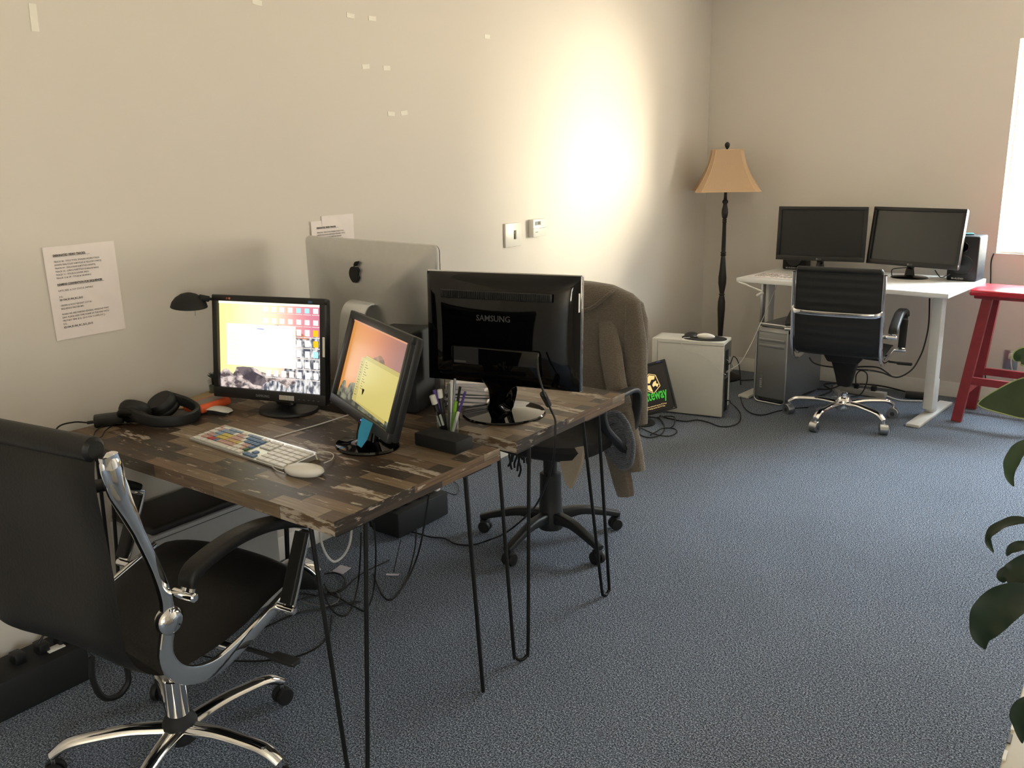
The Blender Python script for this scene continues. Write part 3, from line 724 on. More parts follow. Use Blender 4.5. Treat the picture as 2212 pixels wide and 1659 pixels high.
def desktop_bright(p):
    # sky in soft vertical bands from yellow to pink
    cols = [(255, 226, 150), (255, 238, 160), (255, 244, 182), (255, 246, 196), (254, 240, 198), (250, 222, 184), (238, 186, 168), (222, 150, 152), (208, 128, 144), (196, 116, 138)]
    N = 60
    for i in range(N):
        p.rects([(i/N, 0, (i+1)/N, 1)], E('sky_band_%d' % i, *blend(cols, (i+.5)/N), 1.25)); p.k -= 1
    p.k += 1
    p.rects([(0, 0, .2, .55)], SKY_O) if False else None
    p.poly([(.42, .60), (.44, .68), (.49, .72), (.56, .755), (.62, .755), (.68, .735), (.78, .69), (.86, .64), (.90, .60), (.86, .5), (.44, .5)], ROCK_R)
    p.poly([(.70, .60), (.78, .615), (.86, .605), (.91, .63), (.95, .66), (.97, .63), (1, .655), (1, 0), (.6, 0)], ROCK_G)
    p.poly([(0, .16), (.03, .20), (.06, .215), (.09, .20), (.13, .155), (.15, .19), (.165, .235), (.22, .25), (.34, .25), (.40, .21), (.50, .18), (.62, .2), (.75, .25), (.75, 0), (0, 0)], ROCK_B)
    p.poly([(.165, .24), (.24, .25), (.31, .245), (.34, .20), (.42, .16), (.47, .10), (.42, .04), (.33, .05), (.25, .12), (.20, .17)], ROCK_D)
    p.poly([(.42, 0), (.45, .07), (.52, .115), (.60, .10), (.66, .03), (.72, .09), (.80, .12), (.90, .10), (1, .08), (1, 0)], ROCK_G)
    p.rect(0, .972, 1, 1, PALE_E)
    p.rect(.075, .265, .757, .745, PALE_E); p.rect(.30, .275, .753, .725, WHITE_E)
    p.rects([(.105, .62-.035*i, .105+.05+.02*(i % 3), .63-.035*i) for i in range(9)], E('sidebar_text', 248, 244, 190, 1.5))
    p.rect(.38, .69, .455, .703, E('selection_blue', 150, 170, 235, 1.1)); 
    L = []; B = []; Y = []; C = []
    xs = [.95, .87, .79, .71, .63, .55, .47]
    for i, x in enumerate(xs): (B if i in (1, 2) else L).append((x-.022, .90, x+.022, .955)); C.append((x-.035, .88, x+.035, .888))
    for i, x in enumerate(xs): L.append((x-.022, .77, x+.022, .825)); C.append((x-.035, .745, x+.035, .753))
    for j, yy in enumerate((.645, .525, .405, .285, .165)):
        for i, x in enumerate(xs[:3]):
            (Y if (i == 0 and j < 2) else (B if (i == 0 and j == 2) else L)).append((x-.022, yy, x+.022, yy+.07)); C.append((x-.037, yy-.022, x+.037, yy-.010))
    for i in range(4): L.append((.49+.075*i-.022, .165, .49+.075*i+.022, .235)); C.append((.49+.075*i-.036, .143, .49+.075*i+.036, .155))
    p.rects(C, TXT); p.rects(L, ICON); p.rects(B, ICONB); p.rects(Y, ICONY)
# --- lit monitor on the near desk
def round_base(r, zt, neck, m=BLACKP):
    def f(t, T):
        MB().lathe([(r*.98, 0), (r, .004), (r*.97, .010), (r*.6, .016), (.03, .022), (.028, .024)], m, n=48, sy=.86).build('base', t)
        a = Vector((0, 0, .015)); b = T @ Vector((0, .03, neck)); 
        MB().sweep([a, a*.6+b*.4+Vector((0, .0, 0)), b, T @ Vector((0, .02, neck+.06))], rrect(.075, .03, .01, 3), m, up=(0, 1, 0), smooth=5).build('neck', t)
    return f
def ex_mon1(t, T, w, h):
    MB().text('SAMSUNG', .0115, SILV, T @ TR(-.02, -.0145, -h/2+.0115)).build('brand_lettering', t)
    s = MB()
    for k in range(11): s.box((.046+k*.0052, -.0148, -h/2+.016), (.0026, .0012, .015), WHITEP, T=T)
    for k in range(5): s.box((.118+.018*k, -.0148, -h/2+.014), (.006, .001, .0012), SILV, T=T)
    s.build('vent_label', t)
    s = MB().box((w/2-.004, -.0146, .018), (.008, .0012, .062), WHITEP, T=T); s.build('side_sticker', t)
    MB().lathe([(.0001, 0), (.0035, 0), (.0035, .001)], mat('red_sticker', rgb(140, 60, 50), .6), T @ TR(-w/2+.062, -.0142, h/2-.011, rx=R(90)), 14).build('round_sticker', t); MB().lathe([(.0001, 0), (.0035, 0), (.0035, .001)], mat('peach_sticker', rgb(196, 132, 96), .6), T @ TR(-w/2+.072, -.0142, h/2-.011, rx=R(90)), 14).build('round_sticker', t)
    s = MB()
    s.box((w/2-.052, -.0146, h/2-.012), (.014, .001, .008), mat('blue_sticker', rgb(58, 96, 130), .6), T=T); s.build('bezel_sticker', t)
monitor('monitor', 'lit black monitor with bright white window on its screen, on the nearer desk', (.455, 1.79), .75, (.425, 1.76, .958), R(15), R(7), .430, .335, .020, .034, desktop_bright, d=.04, base=round_base(.105, .75, -.10), extra=ex_mon1)

# --- tilted second monitor
T2S = [(236, 160, 84), (236, 160, 88), (232, 150, 88), (228, 142, 92), (214, 132, 100), (196, 126, 108), (180, 124, 116), (168, 126, 122)]
RK1 = emit('dim_rock', rgb(52, 54, 46), .8, scale=36, col2=rgb(140, 140, 112), stretch=(1, 1, 1.3)); RK2 = emit('dim_peak', rgb(120, 88, 72), .75, scale=30, col2=rgb(176, 128, 96))
def desktop_dim(p):
    N = 48
    for i in range(N): p.rects([(i/N, 0, (i+1)/N, 1)], E('dusk_band_%d' % i, *blend(T2S, (i+.5)/N), .8)); p.k -= 1
    p.k += 1
    p.poly([(.44, .50), (.47, .62), (.49, .66), (.53, .68), (.57, .715), (.61, .72), (.66, .69), (.72, .60), (.78, .50), (.84, .44), (1, .40), (1, .2), (.44, .3)], RK2)
    p.poly([(.80, .44), (.86, .46), (.90, .45), (.95, .47), (1, .45), (1, .3), (.8, .3)], E('far_trees', 100, 88, 84, .7))
    p.poly([(0, .0), (.0, .03), (.05, .18), (.07, .215), (.10, .22), (.13, .15), (.16, .14), (.19, .22), (.23, .25), (.30, .26), (.5, .2), (.8, .14), (1, .12), (1, 0)], RK1)
    Yw = E('sticky_yellow', 222, 206, 118, .82); Y2 = E('sticky_yellow_shade', 206, 190, 106, .78)
    p.poly([(.29, .60), (.36, .61), (.88, .58), (.90, .03), (.29, .06)], Y2)
    p.rect(.365, .075, .985, .645, Yw); p.rect(.365, .595, .985, .645, Y2)
    L = []
    for k in range(14): L.append((.31, .54-.031*k, .31+.015+.010*((k*5) % 3), .548-.031*k))
    for k in range(12): L.append((.385, .56-.029*k, .385+.02+.02*((k*7) % 3), .567-.029*k))
    p.rects(L, E('small_text', 122, 110, 64, .6)); p.rect(0, .975, 1, 1, E('menu_bar', 226, 160, 120, .85))
def ex_mon2(t, T, w, h):
    b = MB().box((.045, -.015, -h/2+.012), (.003, .001, .003), E('power_led', 90, 120, 255, 3), T=T); b.build('power_light', t)
monitor('monitor', 'black monitor tilted back with a yellow window on its screen', (.945, 1.662), .75, (.953, 1.688, .962), R(-25.5), R(18), .492, .284, .022, .028, desktop_dim, d=.03,
        base=round_base(.098, .75, -.11, GLOSSB), extra=ex_mon2)
# blue note stuck on its lower bezel
nb = [at(783, 902, X=1.035), at(806, 914, X=1.05), at(793, 950, X=1.06), at(781, 967, X=1.055), at(772, 961, X=1.045), at(775, 930, X=1.035)]
nv = Vector((.3, -.95, 0))*.0012
n6 = len(nb)
tag(MB().add(nb+[p+nv for p in nb], [list(range(n6)), list(range(n6, 2*n6))]+[[i, (i+1) % n6, n6+(i+1) % n6, n6+i] for i in range(n6)], mat('blue_note', rgb(44, 136, 172), .8, var=.03)).build('sticky_note'), 'bright blue paper note hanging from the tilted monitor', 'note')

# --- big black monitor seen from behind
def sams_back():
    c = Vector((1.094, 2.113, 1.026)); b0 = Vector((1.075, 2.135, .75))
    t = thing('monitor', 'big glossy black monitor seen from behind on the farther desk', 'monitor', tuple(b0))
    T = Matrix.Translation(c-b0) @ Matrix.Rotation(R(10.7), 4, 'Z') @ Matrix.Rotation(R(-2.5), 4, 'X')
    w, h = .516, .342
    mb = MB()
    # shell: domed back towards -y
    nx, nz = 28, 18; rings = []; vs = []; fs = []
    def dome(u, v):
        a = max(0, 1-abs(u)**7)**.6*max(0, 1-abs(v)**7)**.6
        return .010+.032*a+.014*max(0, 1-u*u*1.2)*max(0, 1-(v)**2)
    for j in range(nz+1):
        for i in range(nx+1):
            u = -1+2*i/nx; v = -1+2*j/nz; uu = math.sin(u*math.pi/2)*.35+u*.65; vv = math.sin(v*math.pi/2)*.35+v*.65
            vs.append((uu*w/2, -dome(uu, vv)+.0, vv*h/2))
    for j in range(nz):
        for i in range(nx): a = j*(nx+1)+i; fs.append([a, a+1, a+nx+2, a+nx+1])
    mb.add(vs, fs, GLOSSB, T); mb.box((0, -.004, 0), (w, .012, h), GLOSSB, .002, T); mb.build('rear_shell', t)
    MB().box((0, .008, 0), (w+.002, .014, h+.004), DARKG, .003, T).box((0, .002, h/2+.0015), (w+.003, .004, .003), CHROME, 0, T).box((w/2+.001, .002, 0), (.003, .004, h), CHROME, 0, T).box((0, .002, -h/2-.0015), (w+.003, .004, .003), CHROME, 0, T).build('front_bezel', t)
    v = MB()
    for k in range(58): v.box((-.175+k*.0062, -.0555, .108), (.0034, .006, .020), MATTEB, 0, T @ TR(0, 0, 0) )
    v.box((0, -.0520, .108), (.372, .006, .026), BLACKP, .003, T).build('vent_slots', t)
    MB().text('SAMSUNG', .025, mat('dark_silver_letters', rgb(70, 70, 72), .35), T @ TR(-.002, -.0595, .032), font_scale_x=1.0, bold=.0002, depth=.0006).build('brand_lettering', t)
    MB().box((.0, -.050, -.092), (.30, .022, .085), GLOSSB, .008, T).build('port_cover', t)
    lb = MB().box((-.095, -.0617, -.078), (.085, .001, .050), mat('rating_label', rgb(38, 38, 40), .5), 0, T)
    lb.box((-.115, -.0624, -.097), (.040, .0008, .006), mat('barcode', rgb(84, 82, 80), .6), 0, T); lb.build('rating_label', t)
    MB().box((w/2-.002, -.014, .095), (.002, .012, .055), WHITEP, 0, T).build('side_sticker', t)
    # flowing stand
    nk = MB(); top = T @ Vector((-.005, -.035, -h/2+.02))
    pts = [Vector((top.x, top.y, top.z)), Vector((top.x*.7, top.y*.8, top.z-.035)), Vector((.0, -.035, .05)), Vector((0, -.02, .018)), Vector((.01, -.0, .010))]
    nk.sweep(pts, ell(.5, .5, 18), GLOSSB, up=(0, -1, 0), smooth=6, scales=[(.15, .035), (.075, .04), (.050, .04), (.11, .05), (.19, .06)]); nk.build('neck', t)
    MB().lathe([(.128, 0), (.131, .003), (.128, .007), (.09, .012), (.03, .020), (.005, .024)], GLOSSB, n=56, sy=1.02).build('base', t)
    return t
sams_back()

# --- large aluminium computer seen from behind
def imac():
    c = Vector((.445, 2.19, 1.268-.275)); b0 = Vector((.50, 2.14, .75))
    t = thing('all_in_one_computer', 'silver aluminium all-in-one computer seen from behind against the left wall', 'computer', tuple(b0))
    T = Matrix.Translation(c-b0) @ Matrix.Rotation(R(-7.2), 4, 'Z')
    w, h = .735, .55
    rings = []
    for y, k in ((.014, 1.0), (.004, 1.0), (-.002, .992), (-.012, .93), (-.028, .70), (-.038, .35), (-.040, .05)):
        rr = rrect(w*k, h*k, .022*k if k > .9 else .03*k, 6); rings.append([(a, y, b_) for a, b_ in rr])
    MB().loft(rings, ALU, T).build('rear_shell', t)
    MB().loft([[(a, y, b_) for a, b_ in rrect((w-.004), (h-.004), .021, 6)] for y in (.0145, .019)], GLOSSB, T).build('front_glass', t)
    ES = .78; ap = MB(); L = (-.022, .157)   # body of the fruit emblem
    pts = []
    def ap_r(a):
        r = .0380
        x = r*math.cos(a)*.94; z = r*math.sin(a)
        z -= .007*math.exp(-(x/.008)**2) if z > 0 else -.0035*math.exp(-(x/.006)**2)
        if z < 0: x *= 1-.20*(-z/r)**1.5
        dx = math.hypot(x-.042, z-.005)
        if dx < .0175: x = .042-math.sqrt(max(0, .0175**2-(z-.005)**2))
        return (x, z)
    for k in range(64): pts.append(ap_r(2*math.pi*k/64))
    ap.prism([(L[0]+x*ES, L[1]+z*ES) for x, z in pts], -.0412, -.020, MATTEB, T)
    lf = [(L[0]+.003+.0105*s_*.42+.006*u, L[1]+.030+.016*u+0) for u, s_ in []]
    lf = [(L[0]+.002, L[1]+.037), (L[0]+.003, L[1]+.047), (L[0]+.010, L[1]+.056), (L[0]+.019, L[1]+.060), (L[0]+.018, L[1]+.050), (L[0]+.011, L[1]+.041)]
    lf = [(L[0]+(a-L[0])*ES, L[1]+(b-L[1])*ES) for a, b in lf]
    ap.prism(lf, -.0412, -.020, MATTEB, T); ap.build('emblem', t)
    hp = T.inverted() @ (at(763, 660, Y=2.105)-b0); hx, hz = hp.x, hp.z; bz = -.2395
    st = MB()
    st.sweep([T @ Vector((hx, -.026, hz+.004)), T @ Vector((hx, -.055, hz+.004)), T @ Vector((hx, -.078, hz-.014)), T @ Vector((hx, -.095, hz-.07)), T @ Vector((hx, -.125, bz+.02)), T @ Vector((hx, -.118, bz+.002)), T @ Vector((hx, .06, bz+.001))],
             rrect(.125, .008, .003, 2), mat('stand_aluminium', (.72, .73, .72, 1), .3, .6, var=.01), up=(0, -.2, 1), smooth=6)
    st.build('stand', t)
    MB().lathe([(.0001, 0), (.022, 0), (.022, .002)], mat('stand_hole_plastic', rgb(50, 48, 44), .7), T @ TR(hx+.0, -.1165, hz-.135, rx=R(78)), 28).build('cable_hole', t)
    g = MB(); gm = mat('green_tape', rgb(112, 150, 62), .7, var=.03); TT = T @ TR(hx, -.0935, hz-.045, rx=R(-15))
    g.box((.012, 0, -.0), (.038, .0012, .010), gm, 0, TT).box((.022, 0, .009), (.018, .0013, .010), gm, 0, TT).build('green_tape', t)
imac()

# --- black speaker box between the monitors
def speaker(label, loc, rz, w, d, h, ring=True, brand=None, group=None, light=None):
    t = thing('speaker', label, 'speaker', loc, rz, group)
    MB().box((0, 0, h/2), (w, d, h), MATTEB if not light else light, .010, seg=3).build('cabinet', t)
    f = MB(); 
    f.lathe([(w*.30, 0), (w*.36, .002), (w*.34, .005), (w*.28, .003), (w*.1, -.004+.008), (.001, .006)], BLACKP, TR(0, -d/2-.0, h*.36, rx=R(90)), 32); f.build('woofer', t)
    MB().lathe([(w*.12, 0), (w*.17, .002), (w*.15, .005), (w*.06, .003), (.001, .005)], GLOSSB, TR(0, -d/2, h*.76, rx=R(90)), 28).build('tweeter', t)
    if brand: MB().text(brand, .014, mat('speaker_lettering', rgb(190, 190, 190), .5), TR(-w*.12, -d/2-.0015, h*.035), font_scale_x=1.1, bold=.0004).build('brand_lettering', t)
    return t
speaker('black studio speaker between the tilted monitor and the pen cup', (.752, 2.03, .75), R(16), .15, .15, .262)

# --- pen cup
def pencup():
    c = Vector((1.098, 1.873-.035, .75))
    t = thing('pen_cup', 'clear glass cup holding pens and markers', 'cup', tuple(c))
    MB().lathe([(.026, 0), (.0275, .001), (.036, .088), (.0345, .088), (.0262, .004), (.001, .004)], GLASSM, n=32).build('glass', t)
    def pen(nm, label, cat, a, lean, r, L, m, capm=None, capL=.03, txt=None, rad=.017, grp=None):
        b = c+Vector((math.cos(a)*rad*.5, math.sin(a)*rad*.5, .008)); dr = Vector((math.cos(a)*lean, math.sin(a)*lean, 1)).normalized()
        o = thing(nm, label, cat, tuple(b), 0, grp)
        MB().cyl((0, 0, 0), dr*L, r, m, 14, bev=.001).build('barrel', o)
        if capm: MB().cyl(dr*(L-capL), dr*(L+.004), r*1.1, capm, 14, bev=.0015).build('cap', o)
        if txt: 
            Q = dr.to_track_quat('Z', 'Y').to_matrix().to_4x4()
            MB().box((0, 0, L*.42), (r*1.9, r*1.9, .035), WHITEP, .002, Q).text(txt, .012, BLACKP, Q @ TR(-.003, -r-.0012, L*.58, rz=R(35), ry=R(90))).build('marker_label', o)
    PUR = mat('purple_marker', rgb(84, 62, 140), .45); GRN = mat('green_highlighter', rgb(124, 176, 52), .45); GRY = mat('grey_pen', rgb(92, 90, 88), .45)
    LV = R(215)
    pen('marker', 'fat black marker with a white cap leaning left in the cup', 'marker', LV, .28, .0082, .125, BLACKP, WHITEP, .024, 'Osto')
    pen('marker', 'purple marker leaning left across the fat black one', 'marker', LV-.25, .22, .0058, .140, PUR)
    pen('marker', 'black marker with white cap behind the purple marker', 'marker', R(190), .12, .0072, .135, BLACKP, WHITEP, .022)
    pen('pen', 'grey pen standing upright in the cup', 'pen', R(100), .02, .0045, .155, GRY)
    pen('pen', 'tallest silver pen in the cup', 'pen', R(60), .10, .004, .170, DULLCH)
    pen('pen', 'white pen with grey clip in the cup', 'pen', R(80), .06, .0045, .160, WHITEP)
    pen('pen', 'black pen leaning back right in the cup', 'pen', R(40), .20, .004, .150, BLACKP)
    pen('pen', 'thin purple pen leaning right in the cup', 'pen', R(20), .34, .0035, .145, PUR)
    pen('highlighter', 'bright green highlighter at the right of the cup', 'highlighter', R(10), .18, .0055, .110, GRN)
    pen('pen', 'short white pen leaning far right over the cup rim', 'pen', R(0), .38, .0045, .085, WHITEP)
pencup()
# --- small black box in front of the cup
tag(MB().box((0, 0, .0195), (.158, .072, .036), MATTEB, .004).box((0, 0, .002), (.15, .066, .004), BLACKP).build('black_box', loc=(1.131, 1.776, .75), rot=(0, 0, R(-2))), 'flat black box lying in front of the pen cup', 'box')

# --- keyboard with coloured shortcut keys
def keyboard():
    P0 = Vector((.455, 1.418, .75)); P1 = Vector((.905, 1.392, .75)); yaw = math.atan2(P1.y-P0.y, P1.x-P0.x)
    t = thing('keyboard', 'white keyboard with coloured shortcut keys on the nearer desk', 'keyboard', tuple(P0), yaw)
    w, d = (P1-P0).length, .122
    MB().add([(0, 0, .001), (w, 0, .001), (w, d, .001), (0, d, .001), (0, 0, .006), (w, 0, .006), (w, d, .017), (0, d, .017)], [[3, 2, 1, 0], [4, 5, 6, 7], [0, 1, 5, 4], [1, 2, 6, 5], [2, 3, 7, 6], [3, 0, 4, 7]], ALU).build('keyboard_body', t)
    cols = {'w': WHITEP, 'b': mat('key_blue', rgb(92, 122, 158), .5), 'l': mat('key_light_blue', rgb(140, 160, 182), .5), 'y': mat('key_yellow', rgb(206, 186, 96), .5), 'p': mat('key_pink', rgb(196, 158, 148), .5), 'r': mat('key_red', rgb(182, 74, 74), .5), 'g': mat('key_green', rgb(58, 96, 58), .5), 'o': mat('key_orange', rgb(200, 164, 110), .5)}
    rows = ['wwwwwwwwwwwwww', 'pllllwppwbbbbw', 'pllyyyppwbbbbp', 'wpplyyroowbppb', 'wppprbppyyppbg', 'wwwwwwwwwww']
    rows = ['pwwllllwwllllwwwww', 'wpllllwppwbbbbbwww', 'wwllyyypppwbbbbbww', 'wpplyyypooywppbbww', 'wpprrbpppppwwpggww', 'wwwwwwwwwwwwwwwwww']
    kx = .0158; ky = .0190
    cen = {}
    def key(x, y, wx, wy, ch):
        z = .006+.011*(y+wy/2)/d
        mbk.setdefault(ch, MB()).box((x+wx/2, y+wy/2, z+.0018), (wx-.0022, wy-.0022, .0038), cols[ch], .0006, seg=1)
        keys.append((x, y, wx, wy, ch, z))
    mbk = {}; keys = []
    for r in range(6):
        y = d-.008-ky*(r+1)+ (.003 if r == 0 else 0); y = .006+(5-r)*ky*.97
        if r == 5:
            for x, wx, ch in ((.006, 1.3, 'w'), (.027, 1.1, 'w'), (.046, 1.4, 'w'), (.070, 6.5, 'w'), (.176, 1.4, 'w'), (.2, 1.1, 'w'), (.22, 1.5, 'w')): key(x, y, wx*kx, ky*.95, ch)
        else:
            for i in range(15): key(.006+i*.0161, y, .0161, ky*.95 if r else ky*.7, rows[r][i])
        # cursor block and number pad
        for i in range(3):
            if r in (0, 1, 2): key(.258+i*.0172, y, .0172, ky*.95 if r else ky*.7, 'w')
            if r == 5 or (r == 4 and i == 1): key(.258+i*.0172, y, .0172, ky*.95, 'b')
        for i in range(5 if False else 4):
            key(.320+i*.0305*1.0, y, .0305, ky*.95 if r else ky*.7, 'w')
    for k in keys: MB().box((k[0]+k[2]/2, k[1]+k[3]/2, k[5]+.0018), (k[2]-.0022, k[3]-.0022, .0038), cols[k[4]], .0006, seg=1).build('key', t) if len(KEYC) < 100 and not KEYC.append(1) else None
    rest = MB()
    for k in keys[100:]: rest.box((k[0]+k[2]/2, k[1]+k[3]/2, k[5]+.0018), (k[2]-.0022, k[3]-.0022, .0038), cols[k[4]], .0006, seg=1)
    if keys[100:]: tag(rest.build('more_keys', t), kind='stuff')
    return t
KEYC = []
kb_ = keyboard()
def oval_mouse(label, loc, rz, L=.112, w=.060, h=.026, m=WHITEP, name='computer_mouse'):
    t = thing(name, label, 'mouse', loc, rz)
    rings = []
    for z, k in ((0, .84), (.003, .92), (.009, 1.0), (.014, .985), (.019, .90), (.023, .72), (h, .38), (h+.0008, .05)):
        rings.append([(L/2*k*math.copysign(abs(math.cos(a))**.85, math.cos(a)), w/2*k*math.sin(a), z) for a in [2*math.pi*i/32 for i in range(32)]])
    MB().loft(rings, m).build('mouse_shell', t)
    MB().lathe([(.004, 0), (.004, .001), (.002, .0022), (.0001, .0025)], DARKG if False else mat('scroll_ball', rgb(170, 168, 160), .4), TR(L*.30, 0, .0215), 14).build('scroll_ball', t)
    return t
m_c = at(657, 1012, Z=.765)
ms_ = oval_mouse('white oval mouse lying at the front edge of the nearer desk', (m_c.x, m_c.y, .75), R(18))
cord1 = cable('white mouse cord looping over the keyboard corner', [at(700, 1000, Z=.762), at(716, 993, Z=.758), at(720, 982, Z=.756), at(706, 976, Z=.758), at(684, 978, Z=.768), at(683, 986, Z=.764), at(686, 993, Z=.757)], .0016, CABLEW, name='mouse_cord')
cord2 = cable('white mouse cord curling at the left end of the mouse', [at(612, 1021, Z=.76), at(598, 1016, Z=.757), at(589, 1008, Z=.756), at(592, 999, Z=.757), at(604, 997, Z=.757)], .0016, CABLEW, name='mouse_cord')
cord3 = cable('white keyboard cord running back towards the tilted monitor', [at(592, 945, Z=.7535), at(640, 931, Z=.7525), at(695, 915, Z=.7525), at(747, 898, Z=.7525), at(775, 890, Z=.7525)], .0020, CABLEW, name='keyboard_cord')
adopt(cord1, ms_); adopt(cord2, kb_); adopt(cord3, kb_)
cord2.name = 'keyboard_cord'
# --- flat white mouse, orange drive, beige envelope
def flat_mouse():
    c = at(466, 885, Z=.76)
    t = thing('computer_mouse', 'low curved white mouse next to the orange drive', 'mouse', (c.x, c.y, .75), R(20))
    L, w = .112, .056
    vs = []; fs = []; nx, ny = 18, 10
    for i in range(nx+1):
        u = -1+2*i/nx
        for j in range(ny+1):
            v = -1+2*j/ny; ww = w/2*max(.25, (1-abs(u)**5))**.5
            vs.append((u*L/2, v*ww, .006+.015*(1-u*u)*(1-.35*v*v)))
    for i in range(nx):
        for j in range(ny): a = i*(ny+1)+j; fs.append([a, a+1, a+ny+2, a+ny+1])
    MB().add(vs, fs, mat('glossy_white', rgb(206, 202, 192), .2, var=.01)).build('mouse_shell', t, fix=False)
    MB().prism([(-L/2*.9, 0), (L/2*.9, 0), (L/2*.94, .004), (L*.25, .010), (0, .012), (-L*.25, .010), (-L/2*.94, .004)], -.018, .018, DARKG, bevel=.001).build('mouse_base', t)
flat_mouse()
def orange_drive():
    A_, B_2, C_, D_2 = at(401, 868, Z=.78), at(459, 849, Z=.78), at(494, 862, Z=.78), at(432, 885, Z=.775); c = (A_+B_2+C_+D_2)/4; dd = ((B_2-A_)+(C_-D_2))/2
    t = thing('portable_drive', 'orange rubber-cased portable drive on the nearer desk', 'drive', (c.x, c.y, .754), math.atan2(dd.y, dd.x))
    OR = mat('orange_rubber', rgb(222, 92, 46), .6, bump=.04)
    MB().box((0, 0, .013), (.135, .088, .026), OR, .011, seg=4).build('rubber_sleeve', t)
    MB().box((0, 0, .0262), (.104, .052, .002), mat('drive_silver', rgb(150, 140, 128), .4, .5), .0008).build('metal_plate', t)
orange_drive()
env = [at(343, 859, Z=.751), at(430, 837, Z=.751), at(490, 850, Z=.751), at(440, 880, Z=.751)]
env = [(max(.01, p.x), p.y) for p in env]; env[1] = (.012, 1.80); env[0] = (.075, 1.55)
tag(MB().add([(a, b, .7505) for a, b in env]+[(a, b, .7535) for a, b in env], [[3, 2, 1, 0], [4, 5, 6, 7]]+[[i, (i+1) % 4, 4+(i+1) % 4, 4+i] for i in range(4)], mat('manila', rgb(172, 152, 112), .8, var=.03)).build('envelope'), 'flat beige envelope under the orange drive by the wall', 'envelope')
# --- headphones
def headphones():
    c = at(340, 902, Z=.76)
    t = thing('headphones', 'black over-ear headphones lying by the wall on the nearer desk', 'headphones', (c.x, c.y, .75), R(18))
    HB = mat('headphone_black', rgb(17, 17, 18), .55, bump=.08)
    for (x, y, nm, tilt_, rz_) in ((-.050, -.035, 'ear_cup', 142, 10), (-.020, .050, 'ear_cup', 150, 160)):
        T = TR(x, y, .042, rz=R(rz_), rx=R(tilt_)) @ Matrix.Scale(1.2, 4)
        MB().lathe([(.020, -.016), (.034, -.015), (.040, -.006), (.041, .006), (.036, .015), (.022, .018), (.001, .012)], HB, T, 30).build(nm, t)
        MB().tube([(.031*math.cos(2*math.pi*k/14), .031*math.sin(2*math.pi*k/14), .018) for k in range(14)], .011, LEATHER, 10, 3, True, T).build('ear_pad', t)
    pts = [(-.05, -.065, .050), (.0, -.082, .036), (.06, -.078, .024), (.115, -.040, .020), (.132, .010, .021), (.110, .060, .026), (.05, .085, .040), (-.01, .078, .056)]
    MB().sweep(pts, rrect(.014, .036, .006, 3), HB, smooth=7).build('headband', t)
    MB().box((-.04, -.077, .045), (.002, .003, .022), mat('silver_mark', rgb(150, 150, 150), .4), .0004).build('side_mark', t)
headphones()
# --- power adapter and its leads
pa = at(224, 897, Z=.765)
t_ = thing('power_adapter', 'black power adapter brick at the wall end of the nearer desk', 'adapter', (.098, 1.375, .75), R(60))
MB().box((0, 0, .018), (.085, .045, .034), BLACKP, .006, seg=3).build('brick', t_)
MB().cyl((-.042, 0, .016), (-.062, 0, .016), .005, BLACKP, bev=.001).build('strain_relief', t_)
cable('black lead curving from the power adapter down off the desk end', [(.068, 1.323, .766), (.055, 1.285, .775), (.042, 1.24, .765), (.040, 1.215, .70), (.045, 1.20, .60), (.05, 1.19, .5)], .0025)
cable('black headphone lead drooping over the desk front edge', [at(262, 905, Z=.757), at(235, 913, Z=.757), at(208, 930, Z=.757), at(196, 948, Z=.757), (.15, 1.228, .75), (.145, 1.222, .70), (.15, 1.222, .62)], .002)
cable('second black headphone lead beside the first on the desk edge', [at(280, 915, Z=.757), at(250, 916, Z=.757), at(228, 930, Z=.757), at(216, 945, Z=.757), (.20, 1.228, .75), (.195, 1.222, .70), (.19, 1.222, .6)], .002)
# --- miniature plant in a glass
mp_ = Vector((.048, 1.795, .75))
t_ = thing('miniature_plant', 'tiny dark spiky plant in a clear glass behind the lit monitor', 'plant', tuple(mp_))
MB().lathe([(.013, 0), (.0165, .002), (.0165, .050), (.0155, .050), (.0145, .003), (.001, .003)], GLASSM, n=20).build('glass', t_)
MB().lathe([(.0135, .004), (.0145, .030), (.001, .032)], mat('gravel', rgb(120, 116, 104), .9, var=.3, scale=300), n=16).build('gravel', t_)
lf = MB()
for k in range(14):
    a = 2*math.pi*k/7+.3*(k//7); el = .5+.5*(k//7); dr = Vector((math.cos(a)*math.cos(el), math.sin(a)*math.cos(el), math.sin(el)))
    lf.cyl(Vector((0, 0, .056)), Vector((0, 0, .058))+dr*.020, .0032, mat('dark_succulent', rgb(36, 46, 34), .6), 6, r1=.0006)
lf.cyl((0, 0, .03), (0, 0, .06), .004, MATTEB).build('leaves', t_)
